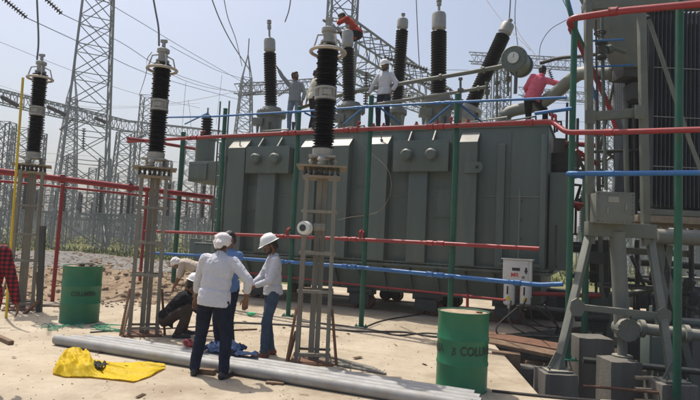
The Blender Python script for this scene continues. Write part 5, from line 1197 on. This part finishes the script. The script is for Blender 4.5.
    for S_, E_, W_ in ((SR, ER, WR), (SL, EL_, WL)):
        b.cap(S_, S_.lerp(E_, .98), .070, .056)
        if sleeve > 0.05: q_ = E_.lerp(W_, sleeve*0.96); b.cap(E_, q_, .056, .056-0.013*sleeve).ell(q_, (.046,)*3)
    sh = b.mesh('vest' if vest else 'shirt', M[shirt], t, .009 if vox < .008 else .012, 3, .008, 15, seed+4)
    if collar:
        b = BodyB(); 
        for k in range(10):
            a = k*math.pi/5; p = neck+up*.02+s*.062*math.cos(a)+f*.066*math.sin(a); b.cap(p-up*.02, p+up*.018, .016, .012, 8)
        c_ = b.mesh('collar', M[shirt], sh, .009, 2)
    # shoes
    for A_, tv in ((AR, toeR), (AL, toeL)):
        b = BodyB(); c = A_-V((0, 0, .035)); Q = frame3(tv, (0, 0, 1))
        b.cap(c-tv*.045-V((0, 0, .01)), c+tv*.15-V((0, 0, .018)), .043, .036).ell(c-tv*.01+V((0, 0, .018)), (.045, .06, .05), Q).ell(c+tv*.06-V((0, 0, .033)), (.047, .145, .014), Q)
        b.mesh('shoe', M[shoe], t, .009, 2)
    # face details, hair, headwear
    for sx in (-1, 1):
        b = MB(); b.ell(hp(sx*.031, .081, .012), (.0125, .009, .008), H, 10, 8); e = b.build('eye', M['eyew'], t); b = MB(); b.ell(hp(sx*.031, .0885, .012), (.0055, .003, .0055), H, 8, 6); b.build('pupil', M['black'], e)
        b = MB(); b.ell(hp(sx*.032, .092, .036), (.020, .006, .0045), H, 8, 6); b.build('eyebrow', M['hair'], t)
    if top in ('hair', 'helmet', 'scarf'):
        b = BodyB(); b.ell(hp(0, -.022, .034), (.085, .094, .098), H).ell(hp(0, .035, .085), (.06, .055, .04), H).ell(hp(0, -.06, -.03), (.062, .045, .06), H); 
        hh = b.mesh('hair', M['hair'], t, .008, 1, .006, 40, seed)
    if beard:
        b = BodyB(); b.ell(hp(0, .036, -.078), (.056, .058, .04), H).cap(hp(-.022, .098, -.043), hp(.022, .098, -.043), .007, .007, 8)
        for sx in (-1, 1): b.cap(hp(sx*.058, .03, -.06), hp(sx*.066, .01, .0), .018, .012, 8)
        b.mesh('beard', M['hair'], t, .007, 1, .003, 50, seed)
    if top == 'helmet':
        b = MB(); c = hp(0, -.005, .055); pr_ = [(.112, 0), (.114, .02), (.108, .06), (.088, .10), (.055, .122), (.02, .130), (.001, .131)]; b.lathe(pr_, c, hu, 28, cap=False)
        b.lathe([(.108, .0), (.140, -.006), (.142, -.002), (.112, .008)], c, hu, 28, cap=False)
        for v in b.bm.verts:                    # longer front to back, peak at the front
            d_ = v.co-c; fy = d_.dot(hf); v.co += hf*fy*0.14
            if fy > .09 and d_.dot(hu) < 0.02: v.co += hf*.028-hu*.008
        hm = b.build('helmet', M['helmet'], t, smooth=50)
        b = MB(); b.tube([c+hu*.126+hf*.09-hu*.02, c+hu*.136, c+hu*.126-hf*.09-hu*.02], .010, 8); b.build('ridge', M['helmet'], hm)
    if top == 'scarf':
        b = BodyB(); b.ell(hp(0, -.02, .045), (.100, .114, .086), H).ell(hp(0, -.05, -.0), (.098, .085, .065), H).cap(hp(-.085, .05, .035), hp(.085, -.01, .075), .024, .024).cap(hp(.085, .04, .03), hp(-.085, -.03, .08), .022, .022).ell(hp(-.03, -.115, -.04), (.045, .028, .06), H)
        b.cap(hp(-.085, -.0, .02), hp(-.07, -.05, -.06), .03, .022)
        b.mesh('head_scarf', M['scarf'], t, .007, 2, .0045, 26, seed)
    return t

# man seen from behind
gA = G(209, 377)
person('man in white head cloth, white shirt and dark jeans, seen from behind', (gA.x, gA.y, 0), R(-4), hip=(0.0, -.0, .92), neck=(.035, .03, 1.42), hd=(.0, .06, .15), look=(-.25, 1, -.35),
       rh=(.36, .10, .93), lh=(-.30, .22, .84), re=(1, -.5, -.3), le=(-1, -.5, -.2), rf=(.18, -.03, .08), lf=(-.20, .05, .08), rk=(.2, 1, 0), lk=(-.2, 1, 0), toe=(V((.3, .95, 0)).normalized(), V((-.35, .93, 0)).normalized()),
       shirt='shirtwhite', pants='jeansdark', shoe='shoe', sleeve=.55, top='scarf', vox=.0065, sc_=.965, hem=.13, girth=1.08, seed=2, curl=.7)
# man in helmet and jeans, in profile
gB = G(268, 356)
person('bearded man in white helmet, white shirt and blue jeans standing beside the tubes', (gB.x, gB.y, 0), R(108), hip=(0, -.02, .935), neck=(0, .0, 1.45), hd=(0, .055, .155), look=(.1, 1, -.55), rh=(.10, .32, .98), lh=(-.12, .28, 1.02),
       re=(.6, -.5, -1), le=(-.6, -.5, -1), rf=(.10, -.06, .08), lf=(-.09, .08, .08), shirt='shirtwhite', pants='jeans', shoe='shoebrown', sleeve=.8, top='helmet', vox=.0065, sc_=.93, hem=.08, seed=5, beard=True, curl=.9, rn=(-1, 0, 0), ln=(1, 0, 0), girth=.98)
# crouching man
gC = G(176, 336)
person('crouching bearded man in white helmet and black shirt beside the second pedestal', (gC.x, gC.y, 0), R(-78), hip=(0, -.17, .27), neck=(-.02, .13, .66), hd=(0, .09, .14), look=(-.1, 1, -.35), rh=(.04, .52, .50), lh=(-.12, .50, .46),
       re=(.5, 0, -1), le=(-.5, 0, -1), rf=(.17, .04, .08), lf=(-.15, .10, .08), rk=(.25, 1, 1), lk=(-.25, 1, 1), shirt='blackcloth', pants='brownpants', shoe='shoe', sleeve=.85, top='helmet', vox=.0075, sc_=1.0, seed=7, beard=True, curl=.8)
# bending man behind
gD = G(190, 309); 
person('man in beige shirt and khaki trousers bending forward far behind the crouching man', (gD.x, gD.y+.2, 0), R(95), hip=(0, -.10, .86), neck=(0, .30, .98), hd=(0, .13, -.03), look=(0, .6, -1), rh=(.05, .42, .45), lh=(-.2, .40, .42), rf=(.12, .15, .08), lf=(-.12, -.05, .08),
       shirt='beigeshirt', pants='khaki', shoe='shoebrown', sleeve=.0, top='scarf', vox=.011, sc_=.98, seed=9, sside=(1, 0, 0))
# blue-shirted man hidden behind
gE = P(227.5, 300, 7.9)
person('man in blue shirt mostly hidden behind the man with the white head cloth', (gE.x, gE.y, 0), R(150), look=(.3, 1, -.4), rh=(.2, .3, .9), lh=(-.15, .3, .9), shirt='blueshirt', pants='navy', shoe='shoe', sleeve=.5, top='hair', vox=.011, sc_=.955, seed=11)
# men on the tank
zt0 = TZT+.23
def tpos(px, Y, py=128): p = P(px, py, Y); return V((p.x, Y, p.z))
pF = tpos(293, 14.9, 133)
person('man in grey checked shirt reaching up to touch the leftmost tall bushing', pF, R(172), hip=(0, 0, .93), neck=(.02, 0, 1.43), look=(-.85, .3, .1), rh=(.52, .06, 1.80), lh=(-.24, .1, .88), re=(1, .2, -.2), le=(-1, -.6, 0), shirt='plaidgrey', pants='paleblue', sleeve=.75, top='hair', vox=.011, sc_=.97, seed=13, beard=True)
pG = tpos(311, 14.6, 132)
person('man in cream shirt half hidden behind the tallest surge arrester', pG, R(-70), hip=(0, 0, .93), neck=(0, .05, 1.43), look=(.2, 1, -.4), rh=(.22, .35, 1.15), lh=(-.2, -.12, .84), shirt='shirtcream', pants='blackcloth', sleeve=.5, top='hair', vox=.011, sc_=.98, seed=15)
pH = tpos(383, 13.8, 129)
person('man in white helmet and white shirt standing on top of the transformer', pH, R(150), hip=(0, 0, .93), neck=(0, .02, 1.43), look=(.35, 1, -.35), rh=(.40, .16, .84), lh=(-.27, .12, .92), re=(1, -.4, 0), le=(-1, -.5, .1), rf=(.13, .02, .08), lf=(-.13, 0, .08), shirt='shirtwhite', pants='navy', sleeve=.8, top='helmet', vox=.011, sc_=.985, seed=17, beard=True, girth=1.03)
pI = P(356, 35, 14.62)
person('man in orange vest and dark clothes crouched over the top of a tall bushing', (pI.x, pI.y, pI.z-.55), R(78), hip=(0, -.06, .58), neck=(0, .26, .98), hd=(0, .14, .07), look=(0, 1, -.7), rh=(.05, .50, .66), lh=(-.12, .50, .92), rf=(.20, .16, .10), lf=(-.18, .16, .10), rk=(.4, .5, 1), lk=(-.4, .5, 1),
       shirt='orange', pants='blackcloth', sleeve=.05, top='hair', vox=.011, sc_=1.0, seed=19, vest=True)
pJ = tpos(537, 12.0, 130)
person('man in pink shirt and dark trousers seen from behind on the oil pipes', (pJ.x, pJ.y, pJ.z), R(-25), hip=(-.12, 0, .74), neck=(.06, .02, 1.22), look=(.3, 1, -.3), hd=(.02, .08, .14), rh=(.42, .22, .86), lh=(-.25, .3, .9), re=(1, -.4, 0), rf=(.14, .25, .08), lf=(-.2, .1, .08), rk=(.4, 1, .2), shirt='pink', pants='blackcloth', sleeve=.75, top='hair', vox=.011, sc_=.97, seed=21)
pK = P(-29, 400, 5.6)
person('person in red and black checked shirt at the left edge of the photo', (pK.x, 5.6, 0), R(8), look=(-.4, 1, -.3), rh=(.33, .05, .86), lh=(-.27, .05, .8), re=(1, -1, 0), le=(-.6, -1, 0), rf=(.02, 0, .08), shirt='plaidred', pants='navy', sleeve=.95, top='hair', vox=.0085, sc_=.97, seed=23, hem=.12, girth=1.1)
# ------------------------------------------------------------------ background switchyard
def lat_face(b, a0, a1, b0, b1, n, r, x=True):
    """lattice between two chords a0->a1 and b0->b1"""
    for i in range(n):
        t0, t1 = i/n, (i+1)/n; p, q_, s, t_ = a0.lerp(a1, t0), a0.lerp(a1, t1), b0.lerp(b1, t0), b0.lerp(b1, t1)
        b.bar(p, t_, r); 
        if x: b.bar(s, q_, r)
        b.bar(q_, t_, r*0.9)
def tower(label, x, y, wb, wt, H, n, r, rz=0.0, peak=0.0, zb=0.0, name='lattice_tower', cat='tower', group=None, x2=True):
    t = thing(name, label, cat, (x, y, zb), rz, group)
    cb = [V((sx*wb/2, sy*wb/2, 0)) for sx, sy in ((-1, -1), (1, -1), (1, 1), (-1, 1))]; ct = [V((sx*wt/2, sy*wt/2, H)) for sx, sy in ((-1, -1), (1, -1), (1, 1), (-1, 1))]
    for a, c in zip(cb, ct): b = MB(); b.bar(a, c, r*2.0); b.build('leg', M['galvfar'], t, smooth=0)
    b = MB()
    for i in range(4): j = (i+1) % 4; lat_face(b, cb[i], ct[i], cb[j], ct[j], n, r, x2)
    b.build('bracing', M['galvfar'], t, smooth=0)
    if peak:
        b = MB()
        for c in ct: b.bar(c, (0, 0, H+peak*.6), r*1.4)
        b.bar((0, 0, H+peak*.5), (0, 0, H+peak), r*1.8); b.build('peak', M['galvfar'], t, smooth=0)
    return t
def beam(label, a, c, w_, h, n, r, group=None):
    a, c = V(a), V(c); d = (c-a).normalized(); s = V((0, 0, 1)).cross(d).normalized()*w_/2; u = V((0, 0, h/2))
    t = thing('lattice_beam', label, 'steel beam', a, 0, group); c = c-a; a = V((0, 0, 0))
    ca = [a-s-u, a+s-u, a+s+u, a-s+u]; cc = [c-s-u, c+s-u, c+s+u, c-s+u]
    for p, q_ in zip(ca, cc): b = MB(); b.bar(p, q_, r*2.0); b.build('chord', M['galvfar'], t, smooth=0)
    b = MB()
    for i in range(4): j = (i+1) % 4; lat_face(b, ca[i], cc[i], ca[j], cc[j], n, r, False)
    b.build('bracing', M['galvfar'], t, smooth=0); return t
def px2x(px, Y, py=230): return P(px, py, Y).x
def tow_px(label, pxb, Y, wpx_b, wpx_t, pytop, n, r, pyb=None, **k):
    x = px2x(pxb, Y, 235); H = P(pxb, pytop, Y).z; return tower(label, x, Y, wpx_b*Y/FPX, wpx_t*Y/FPX, H, n, r, **k)
def hstring(label, a, c, r=0.13, n=14, group=None):
    a, c = V(a), V(c); d = c-a; b = MB(); L_ = d.length; pr_ = []
    for i in range(n): z = i*L_/n; pr_ += [(r*.25, z), (r, z+L_/n*.35), (r*.9, z+L_/n*.5), (r*.25, z+L_/n*.6)]
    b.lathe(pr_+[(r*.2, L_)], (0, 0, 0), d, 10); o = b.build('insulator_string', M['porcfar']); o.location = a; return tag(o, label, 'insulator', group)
# big tower at upper left
tow_px('large lattice tower rising out of frame behind the left pedestals', 79, 40, 48, 23, -60, 11, 0.055, rz=R(28))
tow_px('lattice tower rising behind the tallest surge arrester and the man in the orange vest', 331, 30, 28, 26, -60, 13, 0.045, rz=R(12))
tow_px('slim pointed lattice tower in the gap between the middle arrester and the leftmost bushing', 237, 62, 30, 9, 78, 16, 0.06, rz=R(20), peak=4.6)
tow_px('distant pointed lattice tower left of the large tower', 61, 92, 24, 8, 98, 16, 0.09, rz=R(15), peak=7.5)
tow_px('short flat-topped lattice tower right of the large tower', 139, 60, 17, 13, 96, 14, 0.055, rz=R(5), peak=0)
tow_px('lattice tower seen below the round gauge, behind the transformer', 498, 45, 14, 12, 62, 22, 0.05, rz=R(18), peak=0)
tow_px('far lattice tower between the leaning bushing and the gauge', 480, 66, 12, 10, 72, 22, 0.05, rz=R(10), peak=2)
tow_px('lattice tower just behind the yard fence left of the second pedestal', 118, 52, 22, 14, 132, 10, 0.055, rz=R(35))
tow_px('lattice tower at the far left behind the leftmost pedestal', 12, 60, 20, 14, 128, 10, 0.06, rz=R(25))
tow_px('lattice tower with crossed bracing beside the second green post', 186, 58, 18, 12, 142, 10, 0.055, rz=R(15))
tow_px('small lattice column seen through the support frame', 604, 50, 14, 12, 60, 20, 0.05, rz=R(8))
tow_px('second small lattice column seen through the support frame, farther right', 634, 64, 14, 11, 80, 20, 0.05, rz=R(8))
rnd = random.Random(21)
# gantry beams
beam('lattice gantry beam crossing the sky at the far left', P(-30, 90, 47), P(125, 126, 62), 1.1, 1.15, 26, 0.045)
beam('continuation of the left gantry beam behind the second pedestal', P(125, 126, 62), P(225, 136, 74), 1.1, 1.15, 18, 0.045)
beam('distant lattice beam left of the leftmost bushing', P(236, 90, 63), P(330, 84, 60), 1.0, 1.1, 16, 0.05)
beam('heavy lattice beam slanting down from the tower behind the man in the orange vest', P(335, 34, 32), P(446, 104, 50), 1.7, 1.9, 14, 0.055)
beam('lower lattice beam behind the right-hand bushings', P(340, 74, 42), P(450, 116, 60), 1.2, 1.2, 16, 0.05)
beam('thin lattice beam at the right, behind the man in pink', P(470, 58, 60), P(660, 70, 52), 1.0, 1.0, 26, 0.04)
beam('second thin lattice beam lower at the right behind the support frame', P(520, 92, 70), P(660, 104, 60), 1.1, 1.0, 20, 0.045)
beam('low far lattice beam on the left horizon under the fire main', P(-10, 196, 75), P(200, 207, 90), 1.0, 1.0, 30, 0.05)
# insulator strings
S = hstring
S('dark insulator string at the upper left corner', P(-12, -14, 22), P(27, 18, 23), 0.13, 16); S('dark insulator string left of the large tower top', P(34, -12, 24), P(62, 14, 25), 0.13, 12)
S('insulator string hanging on the left beam at the far left edge', P(2, 97, 47), P(18, 106, 46), 0.2, 10); S('insulator string on the left beam beside the large tower', P(48, 107, 52), P(66, 115, 51), 0.2, 10); S('insulator string on the left beam right of the large tower', P(95, 118, 56), P(110, 124, 55), 0.2, 9)
S('vertical insulator string hanging right of the leftmost arrester', P(43, 114, 48), P(42, 140, 48), 0.2, 10); S('vertical insulator string hanging inside the large tower', P(84, 128, 55), P(83, 150, 55), 0.2, 9)
S('insulator string sloping up from the dark far beam, left of the second pedestal', P(60, 130, 50), P(74, 118, 50), 0.18, 9); S('insulator string sloping left of the second pedestal', P(131, 142, 55), P(146, 134, 55), 0.2, 9)
S('insulator string right of the helmeted man, on the slanting beam', P(384, 57, 36), P(428, 70, 37), 0.17, 15); S('lower insulator string right of the helmeted man', P(396, 76, 40), P(452, 90, 41), 0.16, 18)
S('insulator string hanging vertically left of the helmeted man', P(366.5, 72, 36), P(365.5, 108, 36), 0.18, 14); S('insulator string sloping behind the helmeted man', P(352, 94, 40), P(376, 83, 40), 0.18, 10); S('insulator string low behind the tilted bushing base', P(396, 103, 48), P(410, 95, 48), 0.2, 8)
S('insulator string just left of the slim pointed tower', P(246, 95, 58), P(262, 91, 58), 0.2, 9); S('insulator string right of the leftmost bushing', P(278, 96, 58), P(290, 88, 58), 0.2, 9)
S('insulator string behind the legs of the man in pink', P(549, 70, 30), P(556, 90, 30), 0.12, 10)
# wires
w_ = wire
w_('overhead wire from the corner insulator string down to the middle arrester', [P(27, 18, 23), P(90, 47, 30), P(155, 76, 38), P(240, 100, 50)], 0.02)
w_('overhead wire from the second insulator string down to the right', [P(62, 14, 25), P(120, 42, 34), P(175, 74, 42), P(250, 97, 55)], 0.02)
w_('high overhead wire passing behind the large tower top', [P(96, -4, 30), P(140, 22, 36), P(190, 52, 44), P(260, 92, 60)], 0.02)
w_('curved wire coming down from the top edge to the slim tower', [P(210, -6, 30), P(220, 20, 32), P(233, 45, 36), P(251, 72, 42)], 0.035)
w_('second curved wire crossing beside it toward the slim tower', [P(223, -6, 30), P(228, 18, 34), P(236, 40, 38), P(242, 66, 44)], 0.028)
w_('sagging wire left of the slim tower', [P(170, 46, 40), P(200, 62, 44), P(224, 73, 50), P(262, 84, 60)], 0.02)
w_('lower sagging wire left of the slim tower', [P(166, 72, 40), P(186, 81, 44), P(210, 88, 50), P(240, 92, 60)], 0.02)
w_('nearly level wire above the thin blue pipe at the left', [P(110, 106, 50), P(160, 105, 52), P(210, 97, 56), P(262, 86, 60)], 0.02)
w_('faint level wire behind the second arrester', [P(-5, 84, 60), P(60, 103, 60), P(120, 108, 60), P(200, 103, 60)], 0.02)
w_('vertical dropper wire below the sagging wires', [P(186, 82, 44), P(184, 105, 44), P(182, 130, 44)], 0.016); w_('second vertical dropper wire farther right', [P(222, 75, 50), P(219, 100, 50), P(216, 125, 50)], 0.016); w_('third short dropper with two tails', [P(188, 100, 50), P(190, 112, 50), P(191, 128, 50)], 0.018)
w_('short stub of wire hanging from the top edge left of the centre tower', [P(291, -4, 26), P(289, 10, 26), P(285, 22, 26)], 0.03)
w_('long vertical wire beside the tall bushing right of the helmeted man', [P(416, -6, 24), P(417.5, 30, 24), P(419.5, 68, 24)], 0.02)
w_('diagonal wire running down to the gauge from the top edge', [P(482, -6, 20), P(503, 22, 18), P(530, 50, 15)], 0.011)
w_('vertical wire left of the gauge', [P(516, -6, 22), P(515, 20, 22), P(518, 48, 22)], 0.016); w_('wire loop from the top edge into the support frame', [P(560, -6, 20), P(568, 10, 20), P(576, 20, 20)], 0.014)
w_('level wire to the right of the tall bushing', [P(425, 70, 40), P(460, 70, 42), P(510, 72, 46)], 0.018)
w_('upper left wire sloping from the left edge', [P(-5, 40, 45), P(60, 66, 50), P(130, 92, 56), P(200, 108, 62)], 0.018)
for k in range(5): w_('thin level wire seen through the support frame and radiators', [P(540, 66+k*18, 48), P(600, 72+k*17, 50), P(700, 84+k*16, 52)], 0.016, group='thin wires behind the right-hand frame')
for k in range(7): w_('thin bus wire low over the left yard', [P(-5, 150+k*9, 60+k*3), P(90, 156+k*8.5, 62+k*3), P(220, 165+k*8, 66+k*3)], 0.02, group='thin bus wires over the left yard')
# equipment rows: post insulator on a steel support
def equip(x, y, kind, name, label, group):
    t = thing(name, label, 'insulator post', (x, y, 0), random.uniform(0, 1), group); h = 2.5
    b = MB()
    for sx, sy in ((-1, -1), (1, -1), (1, 1), (-1, 1)): b.bar((sx*.22, sy*.22, 0), (sx*.2, sy*.2, h), 0.05)
    for i in range(5):
        z0, z1 = i*.5, (i+1)*.5
        for (ax, ay, bx, by) in ((-.2, -.2, .2, -.2), (.2, -.2, .2, .2), (.2, .2, -.2, .2), (-.2, .2, -.2, -.2)): b.bar((ax, ay, z0), (bx, by, z1), 0.022)
    b.box((0, 0, h+.03), (.6, .6, .06)); b.build('support', M['galvfar'], t, smooth=0)
    if kind == 0:
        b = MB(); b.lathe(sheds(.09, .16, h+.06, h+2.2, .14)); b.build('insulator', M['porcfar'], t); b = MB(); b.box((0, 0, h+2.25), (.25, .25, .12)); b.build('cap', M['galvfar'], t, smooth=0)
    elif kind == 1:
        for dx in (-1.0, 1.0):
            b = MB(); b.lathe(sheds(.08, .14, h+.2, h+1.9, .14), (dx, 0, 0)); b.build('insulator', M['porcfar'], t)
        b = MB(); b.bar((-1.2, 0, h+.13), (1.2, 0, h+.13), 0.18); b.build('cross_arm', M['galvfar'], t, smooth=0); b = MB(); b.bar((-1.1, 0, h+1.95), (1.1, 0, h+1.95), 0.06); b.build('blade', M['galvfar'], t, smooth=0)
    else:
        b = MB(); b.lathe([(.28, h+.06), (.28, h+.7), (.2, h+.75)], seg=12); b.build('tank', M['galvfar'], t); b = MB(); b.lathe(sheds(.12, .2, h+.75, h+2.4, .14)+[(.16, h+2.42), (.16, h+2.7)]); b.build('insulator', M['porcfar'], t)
    return t
protos = {}
names = ['post_insulator', 'isolator_stand', 'current_transformer']; labs = ['dark post insulator on a lattice support in the hazy left yard', 'twin-insulator isolator stand in the hazy left yard', 'single dark instrument transformer on a lattice support in the background yard']
grp = ['background post insulators', 'background isolator stands', 'background instrument transformers']
spots = []
for row, Y in enumerate((38, 48, 60, 74, 90)):
    n_ = 7+row*2
    for i in range(n_):
        px = -15+(250)*(i+0.5*(row % 2)+random.uniform(-.15, .15))/n_
        spots.append((px2x(px, Y), Y+random.uniform(-1, 1), row % 3))
for Y in (30, 38, 50, 66):
    for px in (585, 603, 622, 641, 662, 688, 700): spots.append((px2x(px+random.uniform(-5, 5), Y, 250), Y, int(Y) % 3))
for x, y, k in spots:
    if k not in protos: protos[k] = equip(x, y, k, names[k], labs[k], grp[k]); continue
    c = copy_tree(protos[k]); c.location = (x, y, 0); c.rotation_euler.z = random.uniform(-.3, .6)
# slender gantry columns all over the left yard
pc = None
cspots = [(-2, 44), (22, 66), (32, 50), (45, 70), (66, 62), (88, 76), (100, 48), (110, 66), (128, 80), (134, 58), (150, 70), (162, 52), (174, 66), (196, 78), (204, 60), (212, 90)]
for i, (px, Y) in enumerate(cspots):
    if pc is None:
        pc = tower('slender lattice gantry column in the hazy left yard', px2x(px, Y), Y, 1.0, .9, 9.5, 11, 0.045, name='gantry_column', cat='column', group='slender gantry columns in the left yard')
    else:
        c = copy_tree(pc); c.location = (px2x(px, Y), Y, 0); c.rotation_euler.z = random.uniform(0, .8); c.scale = (1, 1, random.uniform(.75, 1.25))
# far buildings and fence posts
def hut(label, px, py, Y, w_, h, rz=0.0):
    p = P(px, py, Y); t = thing('shed', label, 'building', (p.x, Y, 0), rz)
    b = MB(); b.box((0, 0, h/2), (w_, w_*.6, h)); b.build('wall', M['farwall'], t, smooth=0); b = MB(); b.box((0, 0, h+.1), (w_*1.06, w_*.66, .2)); b.build('roof', M['conc'], t, smooth=0)
    for k in (-.3, .05, .32): b = MB(); b.box((k*w_, -w_*.3-.01, h*.55), (w_*.1, .04, h*.25)); b.build('window', M['dark'], t, smooth=0)
hut('small pale building far off at the right behind the nearest green post', 694, 248, 62, 6.5, 2.6); hut('low pale wall-like building between the support frame legs', 640, 248, 80, 10, 2.2); hut('tiny far building behind the large tower base', 100, 228, 110, 10, 3); hut('tiny far shed at the left between pedestals', 120, 228, 90, 6, 2.6)
for i, (px, Y) in enumerate([(205, 24), (214, 30), (197, 36)]):
    x = px2x(px, Y); b = MB(); b.box((0, 0, .55), (.7, .4, 1.1), bevel=.02); b.box((0, 0, 1.13), (.78, .48, .05)); o = b.build('kiosk', M['tank']); o.location = (x, Y, 0); tag(o, ['grey-green outdoor kiosk in the grass beside the leftmost transformer post', 'farther grey kiosk in the grass behind the first', 'farthest small kiosk in the grass behind the bending man'][i], 'kiosk')
b = MB(); b.box((0, 0, .02), (2.5, .5, .04)); o = b.build('pipe_bundle', M['plate']); o.location = G(8, 303); tag(o, 'pale boards lying on the soil at the left edge', 'boards')
